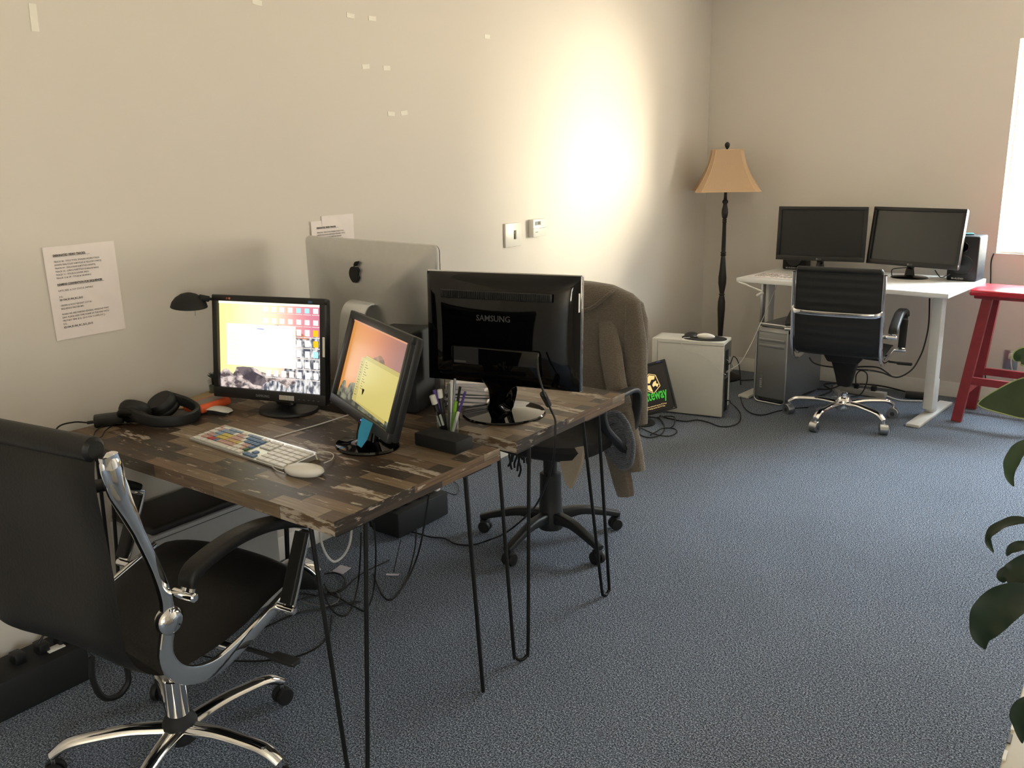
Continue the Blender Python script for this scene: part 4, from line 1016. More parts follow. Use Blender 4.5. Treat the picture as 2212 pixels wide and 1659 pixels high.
# --- black desk lamp with dome shade
def desk_lamp():
    c = at(408, 655, X=.16)
    t = thing('desk_lamp', 'black desk lamp with a dome shade reaching out past the lit monitor', 'lamp', (.22, 2.00, .75))
    o = Vector((.22, 2.00, .75)); c = c-o
    MB().lathe([(.07, 0), (.072, .006), (.066, .014), (.02, .020), (.012, .03)], MATTEB, n=32).build('base', t)
    arm_end = at(452, 646, X=.20)-o
    MB().tube([Vector((0, 0, .02)), Vector((.0, .01, .16)), at(560, 730, X=.235)-o, at(515, 662, X=.23)-o, at(480, 648, X=.22)-o, arm_end], .0045, MATTEB, 8, 6).build('arm', t)
    T = Matrix.Translation(c) @ Matrix.Rotation(R(6), 4, 'Y')
    sh = MB().lathe([(.058, -.012), (.0575, -.009), (.053, .004), (.042, .018), (.026, .029), (.010, .034), (.001, .035)], MATTEB, T, 36)
    sh.build('lamp_shade', t)
    MB().cyl(T @ Vector((.028, .02, .022)), arm_end, .010, MATTEB, 14, bev=.002).build('shade_joint', t)
    MB().cyl(T @ Vector((.03, .0, -.01)), T @ Vector((.032, .0, -.036)), .0015, DULLCH, 8).build('handle_pin', t)
desk_lamp()
# --- stack of books and papers behind the cup
zz = .7505
bk = [(.155, .11, .014, 'grey-covered book at the bottom of the stack behind the pen cup', (120, 118, 116), 4), (.15, .105, .013, 'white book second from the bottom of the stack behind the cup', (206, 200, 196), -3), (.148, .108, .011, 'black-edged book in the middle of the stack behind the cup', (60, 58, 58), 6), (.152, .10, .014, 'cream book above the black-edged one behind the cup', (214, 206, 194), 0), (.14, .10, .010, 'thin white notebook second from the top behind the cup', (222, 216, 212), -6), (.135, .095, .012, 'topmost white notebook of the stack behind the cup', (232, 226, 222), 10)]
for i, (a, b, h_, lb, c_, r_) in enumerate(bk):
    t_ = thing('book', lb, 'book', (.905, 2.185, zz), R(20+r_), 'books stacked behind the pen cup')
    m_ = mat('cover_%d' % i, rgb(*c_), .6)
    MB().box((0, 0, .0012), (a, b, .0024), m_, .0006, seg=1).box((0, 0, h_-.0012), (a, b, .0024), m_, .0006, seg=1).box((-a/2+.001, 0, h_/2), (.002, b, h_), m_).build('cover', t_)
    MB().box((.002, 0, h_/2), (a-.008, b-.006, h_-.0048), PAPER).build('pages', t_)
    zz += h_+.0004
# --- video cable with ferrite hanging from the big monitor
p_ = [at(1163, 770, Y=2.03), at(1163, 800, Y=2.02), at(1170, 830, Y=1.99)]
vc = cable('black video cable hanging from the big monitor to the floor, with a ferrite bead', [at(1160, 775, Y=2.045), at(1163, 805, Y=2.03), at(1172, 840, Y=2.02), at(1180, 862, Y=2.02), at(1190, 885, X=1.268), at(1199, 905, X=1.283), at(1200, 925, X=1.287), at(1199, 955, X=1.290), at(1194, 1000, X=1.27), at(1178, 1050, X=1.22), at(1155, 1095, X=1.12), at(1120, 1130, X=.98), at(1090, 1152, X=.87), at(1060, 1165, Z=.02), at(1020, 1177, Z=.006), at(985, 1175, Z=.006), at(960, 1163, Z=.006), at(930, 1160, Z=.006), at(900, 1152, Z=.006), at(870, 1145, Z=.006)], .0034, name='video_cable')
fe = MB().cyl(at(1173, 851, Y=2.018), at(1185, 874, X=1.262), .0095, BLACKP, 16, bev=.002).build('ferrite_bead', vc)

# ================================================================== on the left wall
def wall_paper_sheet(label, y0, y1, z0, z1, lines, x=.0015, curl=0, name='printed_sheet', rot=0):
    w, h = y1-y0, z1-z0
    t = thing(name, label, 'paper', (0.0, (y0+y1)/2, (z0+z1)/2))
    T = TR(x, 0, 0, rz=R(90), ry=R(rot))
    mb = MB(); n = 8; vs = []; fs = []
    for i in range(n+1):
        for j in range(n+1):
            u = i/n; v = j/n
            vs.append(((u-.5)*w, -.0006-.004*curl*max(0, .35-v)*max(0, .5-u)*4-.010*curl*max(0, .22-u), (v-.5)*h))
    for i in range(n):
        for j in range(n): a = i*(n+1)+j; fs.append([a, a+n+1, a+n+2, a+1])
    k = len(vs); vs2 = vs+[(a, b-.0008, c) for a, b, c in vs]
    f2 = fs+[[q+k for q in f][::-1] for f in fs]
    mb.add(vs2, f2, PAPER, T); mb.build('sheet', t, fix=False)
    tx = MB()
    for (s_, size, u, v, bold) in lines:
        tx.text(s_, size, INK, T @ TR((u-.5)*w, -.0032-.004*curl*0, (v-.5)*h), align='LEFT', depth=.0001, bold=bold, font_scale_x=.92)
        if bold > .0002: tx.box(((u-.5)*w+len(s_)*size*.29, -.0034, (v-.5)*h-size*.18), (len(s_)*size*.58, .0004, .0008), INK, 0, T)
    tx.build('printed_text', t)
    return t
B_ = .00035
LN = [('DESIGNATED VIDEO TRACKS:', .0082, .12, .895, B_),
      ('TRACK 08 - TITLE TOOL SPANISH WORD ITALIC', .0072, .12, .83, 0), ('(WHITE DIALOGUE SUBTITLES & YELLOW LYRICS)', .0072, .12, .795, 0), ('TRACK 09 - DIALOGUE SUBTITLES (WHITE)', .0072, .12, .76, 0),
      ('TRACK 10 - LYRICS SUBTITLES (Yellow & Italics)', .0072, .12, .725, 0), ('TRACK 11 - TITLES & LOWER 3RDS', .0072, .12, .69, 0), ('TRACK 12 & UP - TITLES & GRAPHICS', .0072, .12, .655, 0),
      ('NAMING CONVENTION FOR SEQUENCES', .0082, .12, .585, B_), ('DATE_REEL #_CUT STATUS_INITIALS', .0072, .12, .52, 0), ('E.G.:', .0072, .12, .455, 0), ('021104_R1-R4_RC_SLO', .0078, .12, .42, .0002),
      ('ORDER IS MOST RECENT CUT IN', .0072, .12, .36, 0), ('SEQUENCE MASTER BIN', .0072, .12, .325, 0), ('WHEN WE ARE MAKING SEVERAL VERSIONS THAT', .0072, .12, .265, 0), ('DAY, PLEASE ADD TIME STAMP AT THE END WITH', .0072, .12, .23, 0),
      ('MILITARY TIME (E.G.: 23:15 FOR 11:15PM, ETC.)', .0072, .12, .195, 0), ('E.G.:', .0072, .12, .16, 0), ('021104_R1-R4_RC_SLO_23:15', .0078, .12, .122, .0002)]
wall_paper_sheet('printed sheet of typed track instructions taped on the left wall above the headphones', 1.298, 1.524, 1.023, 1.306, LN, curl=.35, rot=-.4)
wall_paper_sheet('printed sheet poking up behind the silver all-in-one computer', 2.335, 2.562, 1.03, 1.311, LN[:6], curl=.8)
ti = MB().box((0, 0, 0), (.003, .17, .045), PAPER); o_ = ti.build('paper_slip', loc=(.0022, 2.478, 1.306)); tag(o_, 'blank paper slip behind the top of the printed sheet by the silver computer', 'paper')
tapes = [(757, 34, 'tape scrap at the top of the left wall, left one of the upper pair'), (804, 40, 'tape scrap at the top of the left wall, right one of the upper pair'), (1052, 79, 'lone tape scrap high on the left wall right of the others'), (790, 144, 'tape scrap in the second pair down the left wall, left one'), (835, 147, 'tape scrap in the second pair down the left wall, right one'),
         (845, 246, 'tape scrap in the lowest pair on the left wall, left one'), (873, 244, 'tape scrap in the lowest pair on the left wall, right one'), (555, 5, 'tape scrap cut by the top edge above the lit monitor'), (73, 38, 'tall tape scrap near the top left corner of the wall')]
TAPE = mat('masking_tape', rgb(236, 232, 222), .6, var=.02)
for i, (x, y, lb) in enumerate(tapes):
    p = at(x, y, X=0); w_, h_ = (.042, .018) if i != 8 else (.022, .075)
    tag(MB().box((0, 0, 0), (.0012, w_, h_), TAPE, .0003, seg=1).build('tape_scrap', loc=(.0009, p.y, p.z), rot=(R(random.uniform(-8, 8)), 0, 0)), lb, 'tape', 'tape scraps left on the wall')
# switch plate and thermostat
t = thing('phone_jack_plate', 'square white wall plate with a small toggle, left of the thermostat', 'wall plate', (0, 3.660, 1.155))
MB().box((.006, 0, 0), (.012, .140, .120), WHITEP, .003).build('plate', t)
MB().box((.016, .012, -.008), (.012, .010, .024), mat('toggle_ivory', rgb(200, 196, 186), .4), .002).box((.0128, .012, .0), (.002, .018, .045), mat('toggle_slot', rgb(96, 92, 86), .6)).build('toggle', t)
t = thing('thermostat', 'white box thermostat on the left wall right of the wall plate', 'thermostat', (0, 3.868, 1.176))
MB().box((.016, 0, 0), (.032, .122, .092), WHITEP, .004).box((.0325, 0, -.001), (.001, .118, .0012), DARKG).build('casing', t)
MB().box((.033, -.018, .025), (.002, .050, .020), mat('lcd_grey', rgb(118, 122, 112), .3)).box((.0345, -.010, .026), (.001, .010, .014), DARKG).build('display', t)
MB().box((.033, -.030, -.020), (.0015, .022, .004), SILV).build('button', t)

# ================================================================== under the desks
t = thing('tower_case', 'pale grey tower case with a black top, standing under the nearer desk by the wall', 'computer', (.155, 1.60, 0))
GREYC = mat('pale_grey_case', rgb(176, 178, 180), .5, var=.02)
MB().box((0, 0, .207), (.235, .48, .414), GREYC, .006).box((.118, 0, .400), (.002, .47, .0016), DARKG).build('case', t)
MB().box((-.004, -.02, .427), (.235, .42, .026), mat('brown_black_panel', rgb(34, 29, 25), .5), .010, seg=3).build('top_panel', t)
for y in (-.19, .19): MB().box((0, y, .003), (.18, .04, .012), BLACKP, .002).build('foot', t)
# power unit by the wall
t = thing('power_unit', 'long black power unit with plugs on the floor by the left wall', 'power unit', (.115, .93, 0))
MB().box((0, 0, .06), (.15, .46, .12), MATTEB, .008).build('case', t)
for i, y in enumerate((-.02, .06, .13, .19)): MB().box((0, y, .135), (.045, .032, .034), BLACKP, .005).build('plug', t)
MB().box((.02, .16, .123), (.03, .05, .004), WHITEP, .001).build('socket_cover', t)
cable('black lead rising from the power unit along the wall', [(.10, .91, .14), (.10, .90, .19), (.06, .88, .23), (.03, .85, .20), (.025, .80, .12)], .004)
cable('black lead looping over the right end of the power unit', [(.12, 1.05, .15), (.11, 1.10, .19), (.06, 1.14, .16), (.03, 1.17, .10), (.03, 1.22, .02)], .0035)
# thick black hanging loop beneath the leather chair
q = lambda x, y, Y=1.28: at(x, y, X=.40)
cable('thick black ribbed hose loop hanging behind the leather chair column', [q(198, 1420), q(199, 1460), q(210, 1492), q(228, 1508), q(252, 1505), q(268, 1490), q(278, 1465), q(268, 1415)], .009, mat('ribbed_hose', rgb(14, 14, 15), .6, bump=.3, scale=300), cat='hose', name='hose')
# cable box behind the desks
t = thing('cable_box', 'black cable box on the floor under the farther desk', 'box', (.20, 2.60, 0), R(0))
MB().box((0, 0, .06), (.16, .32, .11), MATTEB, .008).build('box_body', t)
for y in (-.12, -.05, .03, .09): MB().box((.02, y, .132), (.05, .035, .035), BLACKP, .005).build('plug', t)
MB().box((.03, .14, .130), (.028, .026, .036), WHITEP, .004).build('white_plug', t)
# unidentified chrome topped object among the cables, its form partly made up
pd = at(645, 1270, Z=.03)
t = thing('chrome_topped_object', 'unidentified black object with a curved chrome top among the floor cables', 'object', (.245, 1.925, 0), R(30))
MB().sweep([(-.10, 0, .035), (-.05, 0, .085), (.0, 0, .105), (.05, 0, .092), (.085, 0, .06)], rrect(.055, .014, .006, 3), CHROME, smooth=6).build('chrome_cover', t)
MB().prism([(-.09, 0), (.085, 0), (.08, .05), (.045, .08), (0, .090), (-.05, .070), (-.095, .025)], -.024, .024, RUBBER, bevel=.004).build('object_body', t)
G = 'loose black leads under the desks'
F_ = lambda x, y, z=.005: at(x, y, Z=z)
H_ = lambda x, y, X: at(x, y, X=X) if at(x, y, X=X).z > .006 else at(x, y, Z=.006)
cable('white looped cable hanging below the nearer desk corner', [H_(690, 1140, .95), H_(694, 1170, .92), H_(705, 1198, .90), H_(722, 1213, .90), H_(742, 1200, .92), H_(755, 1175, .95), H_(760, 1140, .98)], .0034, CABLEW)
cable('black lead hanging in a long loop between the two front hairpin legs', [H_(808, 1130, .60), H_(812, 1200, .60), H_(806, 1280, .58), H_(790, 1318, .56), H_(768, 1312, .54), F_(740, 1296), F_(712, 1280), F_(700, 1262)], .003)
cable('black lead hanging left of it, dipping towards the floor', [H_(780, 1150, .5), H_(778, 1210, .5), H_(772, 1270, .48), H_(757, 1320, .46), F_(735, 1330), F_(712, 1310), F_(694, 1268), F_(680, 1255)], .003)
cable('pair of black leads dropping from the farther desk in a V', [H_(926, 1068, .62), H_(917, 1130, .60), H_(905, 1190, .58), H_(886, 1240, .56), H_(862, 1280, .55), H_(843, 1296, .54), H_(828, 1288, .52), F_(815, 1262), F_(806, 1240)], .0035)
cable('second black lead of the V dropping from the cable box', [H_(900, 1140, .50), H_(896, 1185, .52), H_(884, 1235, .53), H_(872, 1262, .53), F_(862, 1282)], .003)
cable('thin black lead tipped with white tape hanging straight down', [H_(866, 1165, .48), H_(858, 1200, .48), H_(850, 1236, .48)], .0018)
cable('long black lead curling across the carpet beside the chair wheel', [F_(420, 1412), F_(480, 1425), F_(560, 1428), F_(640, 1418), F_(690, 1395), F_(712, 1365), F_(716, 1330)], .003)
cable('black lead running over the carpet to the left of the front legs', [F_(520, 1375), F_(580, 1352), F_(640, 1325), F_(700, 1315), F_(740, 1305), F_(780, 1300)], .003)
cable('grey looped lead on the carpet beside the chrome-topped object', [F_(690, 1262), F_(715, 1275), F_(732, 1285), F_(728, 1300), F_(705, 1308), F_(672, 1305), F_(640, 1292)], .0022, mat('grey_cable', rgb(110, 110, 110), .5))
cable('black tangle lead looping round the chrome-topped object', [F_(625, 1300), F_(670, 1290), F_(720, 1280), F_(742, 1270), F_(744, 1250), F_(725, 1238), F_(700, 1240)], .0028)
cable('another black lead lying flat behind the chrome-topped object', [F_(618, 1288), F_(655, 1283), F_(700, 1287), F_(738, 1275), F_(780, 1240), F_(840, 1210)], .0028)
cable('black thin cable coil on the carpet right of the cable box', [F_(930, 1070), F_(955, 1062), F_(985, 1068), F_(990, 1050), F_(975, 1040), F_(945, 1052), F_(925, 1075)], .0022)
for (x, y, w_, d_, lb, rz) in ((738, 1230, .055, .05, 'square scrap of white paper on the carpet under the nearer desk', 5), (848, 1241, .05, .012, 'thin strip of white tape on the carpet under the farther desk', 30)):
    p = at(x, y, Z=.004)
    tag(MB().box((0, 0, 0), (w_, d_, .0015), mat('scrap_white', rgb(206, 200, 210), .8), .0003, seg=1).build('paper_scrap', loc=(p.x, p.y, .0035), rot=(R(6), 0, R(rz))), lb, 'paper scrap')

# ================================================================== far corner
def floor_lamp():
    t = thing('floor_lamp', 'dark turned-wood floor lamp with a tan bell shade in the corner', 'lamp', (.275, 5.72, 0))
    DW = mat('dark_turned_wood', rgb(24, 20, 18), .45, bump=.15, scale=60)
    MB().lathe([(.15, 0), (.155, .012), (.14, .022), (.12, .026), (.10, .04), (.05, .055), (.03, .075), (.022, .10)], DW, n=40).build('base', t)
    # profile measured down the pole: (radius, height)
    pr = [(.019, .08), (.021, .10), (.026, .14), (.021, .18), (.0155, .26), (.018, .34), (.022, .42), (.026, .49), (.025, .54), (.019, .575), (.0155, .585), (.0215, .592), (.0155, .60), (.020, .625), (.027, .67), (.0275, .71), (.022, .76), (.0165, .83), (.0145, .855), (.020, .862), (.014, .870), (.020, .878), (.0135, .888),
          (.0145, .90), (.0125, 1.08), (.0155, 1.085), (.0125, 1.094), (.0155, 1.100), (.012, 1.108), (.018, 1.118), (.022, 1.145), (.0205, 1.17), (.015, 1.19), (.013, 1.205), (.020, 1.215), (.020, 1.225), (.012, 1.235), (.010, 1.26), (.010, 1.34), (.008, 1.35)]
    MB().lathe(pr, DW, n=24).build('pole', t)
    zt, zb = 1.558, 1.292
    SH = mat('tan_shade', rgb(202, 172, 140), .85, var=.03, scale=180, bump=.12, trans=0)
    n_ = SH.node_tree.nodes; l_ = SH.node_tree.links; pb = n_['Principled BSDF']; tr = n_.new('ShaderNodeBsdfTranslucent'); tr.inputs[0].default_value = rgb(226, 168, 112); ms = n_.new('ShaderNodeMixShader'); ms.inputs[0].default_value = .14
    l_.new(pb.outputs[0], ms.inputs[1]); l_.new(tr.outputs[0], ms.inputs[2]); l_.new(ms.outputs[0], n_['Material Output'].inputs[0])
    def ring(hw, z, k=.0):
        out = []; c = hw*.82   # square with clipped corners, slightly scooped sides
        cor = [(hw, -c), (hw, c), (c, hw), (-c, hw), (-hw, c), (-hw, -c), (-c, -hw), (c, -hw)]
        for i in range(8):
            a = cor[i]; b = cor[(i+1) % 8]; m = 6 if i % 2 == 0 else 2
            for j in range(m): 
                u = j/m; x = a[0]*(1-u)+b[0]*u; y = a[1]*(1-u)+b[1]*u; f = 1-(.06*math.sin(math.pi*u)*k if i % 2 == 0 else 0); out.append((x*f, y*f, z))
        return out
    rings = []; N = 10
    for i in range(N+1):
        u = i/N; hw = .098+.100*(u**1.75)+.012*u; rings.append(ring(hw, zt+(zb-zt)*u, u))
    S = MB(); S.loft(rings, SH, cap=False); S.loft([[(x*.985, y*.985, z) for x, y, z in r] for r in rings], SH, cap=False)
    S.build('lamp_shade', t, rot=(0, 0, R(28)), angle=30)
    RB = mat('shade_piping', rgb(216, 184, 144), .8)
    tr_ = MB(); 
    for rr in (rings[0], rings[-1]): tr_.tube([Vector(p) for p in rr], .0028, RB, 6, 0, True)
    cor = [0, 6, 8, 14, 16, 22, 24, 30]
    for ci in cor: tr_.tube([Vector(r[ci])*1.0 for r in rings], .0022, RB, 6, 0)
    tr_.build('shade_piping', t, rot=(0, 0, R(28)))
    fn = MB(); fn.lathe([(.006, 1.56), (.008, 1.568), (.012, 1.572), (.016, 1.582), (.017, 1.592), (.012, 1.603), (.004, 1.608)], DW, n=18)
    for k in range(4): a = k*math.pi/2+R(28); fn.cyl((0, 0, 1.556), (.097*math.cos(a), .097*math.sin(a), 1.556), .0018, DULLCH, 6)
    fn.cyl((0, 0, 1.34), (0, 0, 1.56), .003, DULLCH, 8); fn.build('finial', t)
floor_lamp()

def white_tower():
    yaw = R(9.6); c = Vector((.483, 4.748, 0)); u = Vector((math.cos(yaw), math.sin(yaw), 0)); v = Vector((-math.sin(yaw), math.cos(yaw), 0))
    o = c+v*.0
    t = thing('tower_case', 'white tower case near the corner with a mouse pad lying on its top', 'computer', tuple(o), yaw)
    W_, D_, H_ = .432, .19, .462
    WC = mat('white_case_metal', rgb(206, 203, 194), .45, var=.015)
    MB().box((0, D_/2, H_/2+.004), (W_, D_, H_-.008), WC, .005).build('case', t)
    MB().box((.018, .0005, H_-.022), (W_-.036, .003, .0014), DARKG).box((-W_/2+.030, .0005, H_/2), (.0014, .003, H_-.02), DARKG).build('panel_seam', t)
    bk = MB(); bk.box((W_/2+.001, D_/2, H_/2), (.003, D_-.02, H_-.03), DULLCH, 0)
    for z, h_, y in ((.38, .055, .05), (.30, .10, .05), (.17, .12, .06), (.07, .08, .06)): bk.box((W_/2+.0035, y+.02, z), (.003, .06, h_), MATTEB, 0)
    bk.box((W_/2+.004, .145, .2), (.003, .012, .30), WHITEP, 0).build('rear_panel', t)
    MB().box((-W_/2+.004, D_/2, H_/2), (.02, D_-.004, H_), WC, .006).build('front_fascia', t)
    return t, u, v, o
wt, wu, wv, wo = white_tower()
tz = .461
def on_tower(a, b, z): return wo+wu*a+wv*b+Vector((0, 0, z))
t = thing('mouse_pad', 'black oval mouse pad with a wrist rest on top of the white tower', 'mouse pad', tuple(on_tower(.075, .090, tz)), R(9.6))
MB().loft([[(.135*math.copysign(abs(math.cos(a))**.9, math.cos(a)), .082*math.sin(a), z) for a in [2*math.pi*i/36 for i in range(36)]] for z in (0, .005)], MATTEB).build('pad', t)
MB().loft([[(-.085+.042*k*math.cos(a), .020+.052*k*math.sin(a), z) for a in [2*math.pi*i/28 for i in range(28)]] for z, k in ((.004, 1), (.014, .98), (.022, .85), (.027, .6), (.029, .2))], mat('gel_rest', rgb(24, 24, 25), .4)).build('wrist_rest', t)
mm = on_tower(.085, .085, tz+.005)
ms2_ = oval_mouse('white oval mouse on the mouse pad on the white tower', tuple(mm), R(6), .112, .060, .028)
qq = [on_tower(.03, .08, tz+.012), on_tower(-.01, .055, tz+.008), on_tower(-.035, .02, tz+.008), on_tower(-.035, -.008, tz+.0), on_tower(-.03, -.012, tz-.03), on_tower(0, -.010, tz-.06), on_tower(.07, -.008, tz-.075), on_tower(.14, -.008, tz-.11), on_tower(.20, -.010, tz-.165), on_tower(.235, .0, tz-.19)]
cord4 = cable('white mouse cord curling down the side of the white tower', qq, .0016, CABLEW, name='mouse_cord')
adopt(cord4, ms2_)
cable('thin white cord from under the white desk down to the white tower', [at(1683, 605, Y=5.45), at(1660, 660, Y=5.38), at(1640, 705, Y=5.2), at(1620, 748, Y=5.05), at(1600, 782, Y=4.95), at(1583, 795, Y=4.9), at(1568, 803, Y=4.84)], .0018, CABLEW)
cable('second white cord bowing out of the tower rear', [at(1566, 773, Y=4.84), at(1576, 782, Y=4.86), at(1584, 790, Y=4.88), at(1580, 800, Y=4.86), at(1568, 805, Y=4.84)], .0016, CABLEW)
cable('black power lead from the upper back of the white tower to the floor', [on_tower(.222, .05, .33), on_tower(.245, .05, .33), at(1585, 770, Y=4.95), at(1596, 787, Y=5.0), F_(1600, 830), F_(1600, 858), F_(1608, 880), F_(1625, 893), F_(1650, 896), F_(1680, 888), F_(1715, 882), F_(1745, 880)], .0034)
cable('black lead from the lower back of the white tower curling over the carpet', [on_tower(.222, .06, .10), on_tower(.25, .06, .10), F_(1578, 870), F_(1592, 882), F_(1600, 895), F_(1597, 911), F_(1580, 920), F_(1555, 921), F_(1530, 912), F_(1505, 907), F_(1480, 910), F_(1450, 905), F_(1425, 898)], .0034)
cable('black lead lying on the carpet behind the white tower', [F_(1575, 818), F_(1600, 821), F_(1630, 820)], .003)

# monitor on the floor showing a start-up logo
GW_BG = E('boot_dark', 44, 38, 34, .55); GW_G = E('boot_green', 70, 190, 60, .85); GW_C = E('boot_cream', 255, 214, 140, 1.0)
def boot_screen(p):
    p.rect(0, 0, 1, 1, GW_BG); p.k += 2
    cx, cz = .68, .60; s = .16
    def pt(a, b): return (cx+a*s*.85, cz+b*s)
    p.poly([pt(-1.0, .45), pt(.0, 1.25), pt(.75, .95), pt(.55, .50), pt(.15, .55), pt(-.2, .10), pt(-.55, .25)], GW_C)
    p.poly([pt(-.75, -.05), pt(-.15, -.15), pt(.0, -1.15), pt(-.55, -.75)], GW_C)
    p.poly([pt(.1, -.2), pt(.35, .15), pt(.75, .30), pt(.70, -.1), pt(1.0, -.25), pt(.75, -.65), pt(.5, -.35), pt(.2, -.5)], GW_C)
    ol = [pt(-1.05, .5), pt(.0, 1.42), pt(.85, 1.05), pt(1.15, -.55), pt(.1, -1.35), pt(-.85, -.75)]
    for i in range(6):
        a = ol[i]; b = ol[(i+1) % 6]; dx, dy = b[0]-a[0], b[1]-a[1]; L = math.hypot(dx, dy); nx, ny = -dy/L*.006, dx/L*.006
        p.poly([(a[0]-nx, a[1]-ny), (b[0]-nx, b[1]-ny), (b[0]+nx, b[1]+ny), (a[0]+nx, a[1]+ny)], GW_C)
    T = p.T @ Matrix.Translation(Vector(p.P(.66, .24))+Vector((0, -.0008, 0)))
    p.mb.text('Gateway', .090, GW_G, T, bold=.0014, font_scale_x=.52)
    T = p.T @ Matrix.Translation(Vector(p.P(.62, .095))+Vector((0, -.0008, 0)))
    p.mb.text('To boot from network press F12 key', .0105, GW_C, T, font_scale_x=1.0); p.mb.text('To enter setup press the F1 key', .0105, GW_C, T @ TR(0, 0, -.012), font_scale_x=1.0)
def gw_base(t, T):
    MB().lathe([(.11, 0), (.112, .006), (.10, .014), (.03, .02)], BLACKP, TR(-.02, -.01, 0), 36, .8).build('base', t)
    MB().sweep([Vector((-.02, .0, .012)), Vector((-.01, .03, .06)), T @ Vector((0, .04, -.03))], rrect(.07, .025, .008, 3), BLACKP, up=(0, 1, 0), smooth=4).build('neck', t)
def gateway():
    c = Vector((.335, 4.475, .192))
    t = thing('monitor', 'small tilted monitor on the floor showing a green and cream boot logo', 'monitor', (.33, 4.46, 0))
    T = Matrix.Translation(c-Vector((.33, 4.46, 0))) @ Matrix.Rotation(R(15), 4, 'Z') @ Matrix.Rotation(R(-20), 4, 'X') @ Matrix.Rotation(R(-19), 4, 'Y')
    mb = MB(); w, h = .34, .298; iw, ih, zc = panel_body(mb, T, w, h, .02, .015, .017, BLACKP); mb.build('housing', t)
    s = MB(); pn = Panel(s, T, iw, ih, zc, -.0012); boot_screen(pn); s.build('screen', t, fix=False)
    MB().box((w/2-.04, -.0146, h/2-.0075), (.022, .001, .006), mat('corner_sticker_blue', rgb(60, 84, 150), .5), 0, T).build('bezel_sticker', t); MB().box((w/2-.016, -.0146, -h/2+.008), (.003, .001, .003), WHITEP, 0, T).build('power_light', t)
    gw_base(t, T)
gateway()
for i, (pts, lb) in enumerate([([(1400, 900), (1425, 905), (1436, 925), (1425, 940), (1400, 945), (1380, 935), (1388, 915)], 'black cable loop on the carpet under the logo monitor'), ([(1385, 925), (1415, 938), (1445, 942), (1462, 934), (1455, 926), (1430, 926), (1405, 940)], 'second black cable loop reaching right of the logo monitor'), ([(1418, 902), (1440, 899), (1458, 902), (1455, 918), (1446, 925)], 'small black cable bend below the logo monitor corner')]):
    cable(lb, [F_(x, y, .006+.004*i) for x, y in pts], .0036)

# ------------------------------------------------------------------ white sit-stand desk
DY = R(-5.5); dF = Vector((1.174, 5.224, 0)); du = Vector((math.cos(DY), math.sin(DY), 0)); dv = Vector((-math.sin(DY), math.cos(DY), 0)); DZ = .776
def dsk(a, b, z=0): return dF+du*a+dv*b+Vector((0, 0, z))
t = thing('sit_stand_desk', 'white sit-stand desk with a hand crank against the back wall', 'desk', tuple(dF), DY)
MB().box((0, .365, DZ-.013), (1.25, .73, .026), WHITED, .003).build('desk_top', t)
for a in (-.55, .50):
    lg = MB(); lg.box((a, .30, .40), (.055, .085, .70), WHITEM, .006).build('leg', t)
    MB().box((a+.036*(1 if a < 0 else -1)*0+.0, .345, .12), (.045, .06, .2), WHITEM, .005).build('leg_column', t)
    MB().box((a, .325, .010), (.075, .62, .018), WHITEM, .004).build('foot', t)
    MB().box((a, .33, DZ-.034), (.06, .5, .018), WHITEM, .003).build('top_bracket', t)
MB().box((0, .33, DZ-.05), (1.06, .05, .045), WHITEM, .003).build('cross_beam', t)
cq = lambda x, y: Matrix.Rotation(-DY, 4, 'Z') @ (at(x, y, Y=5.26)-dF)
MB().tube([cq(1596, 610), cq(1613, 615), cq(1618, 618), cq(1646, 629), cq(1649, 633), cq(1640, 637)], .0055, WHITEM, 8, 0).cyl(cq(1648, 632), cq(1635, 639), .0095, WHITEM, 12, bev=.002).build('crank_handle', t)
MB().box((-.535, .20, .60), (.018, .04, .3), DULLCH, .002).build('inner_rail', t)
def lcd(label, c, yaw, tilt, w, h, basexy, roundb=True):
    def base(t, T):
        if roundb:
            MB().lathe([(.105, 0), (.108, .004), (.10, .009), (.03, .014), (.02, .02)], GLOSSB, n=44, sy=.8).build('base', t)
        else: MB().lathe([(.095, 0), (.098, .004), (.09, .009), (.03, .014)], GLOSSB, n=40, sy=.75).build('base', t)
        MB().sweep([Vector((0, 0, .01)), Vector((0, .005, .06)), T @ Vector((0, .02, -h/2+.03))], rrect(.042, .02, .006, 3), GLOSSB, up=(0, 1, 0), smooth=4, scales=[(1.4, 1.4), (1, 1), (1, 1)]).build('neck', t)
    def ex(t, T, w, h): MB().text('LG', .014, SILV, T @ TR(0.006, -.0152, -h/2+.007)).lathe([(.0001, 0), (.006, 0), (.006, .001)], SILV, T @ TR(-.012, -.0145, -h/2+.012, rx=R(90)), 16).build('brand_lettering', t)
    return monitor('monitor', label, basexy, DZ, c, yaw, tilt, w, h, .022, .030, lambda p: p.rect(0, 0, 1, 1, SCREENOFF), d=.03, base=base, extra=ex)
lcd('left one of two dark monitors on the white desk', (.918, 5.749, 1.023), R(5.6), R(3.4), .548, .342, (.92, 5.76), False)
lcd('right one of two dark monitors on the white desk', (1.484, 5.736, 1.020), R(-15.6), R(8.2), .572, .350, (1.47, 5.735))
def sp2(label, x, y, w, d, h, rz): speaker(label, (x, y, DZ), rz, w, d, h, brand='M-AUDIO', group=None)
sp2('black speaker under the left dark monitor, its lettering showing', .725, 5.89, .15, .13, .21, R(2))
sp2('black speaker at the right end of the white desk', 1.765, 5.80, .165, .16, .262, R(-6))
tag(MB().box((0, 0, 0), (.08, .055, .008), mat('teal_case', rgb(70, 132, 142), .5), .002).build('small_box', loc=(1.745, 5.82, DZ+.267), rot=(0, 0, R(15))), 'small teal case lying on top of the right speaker', 'box')
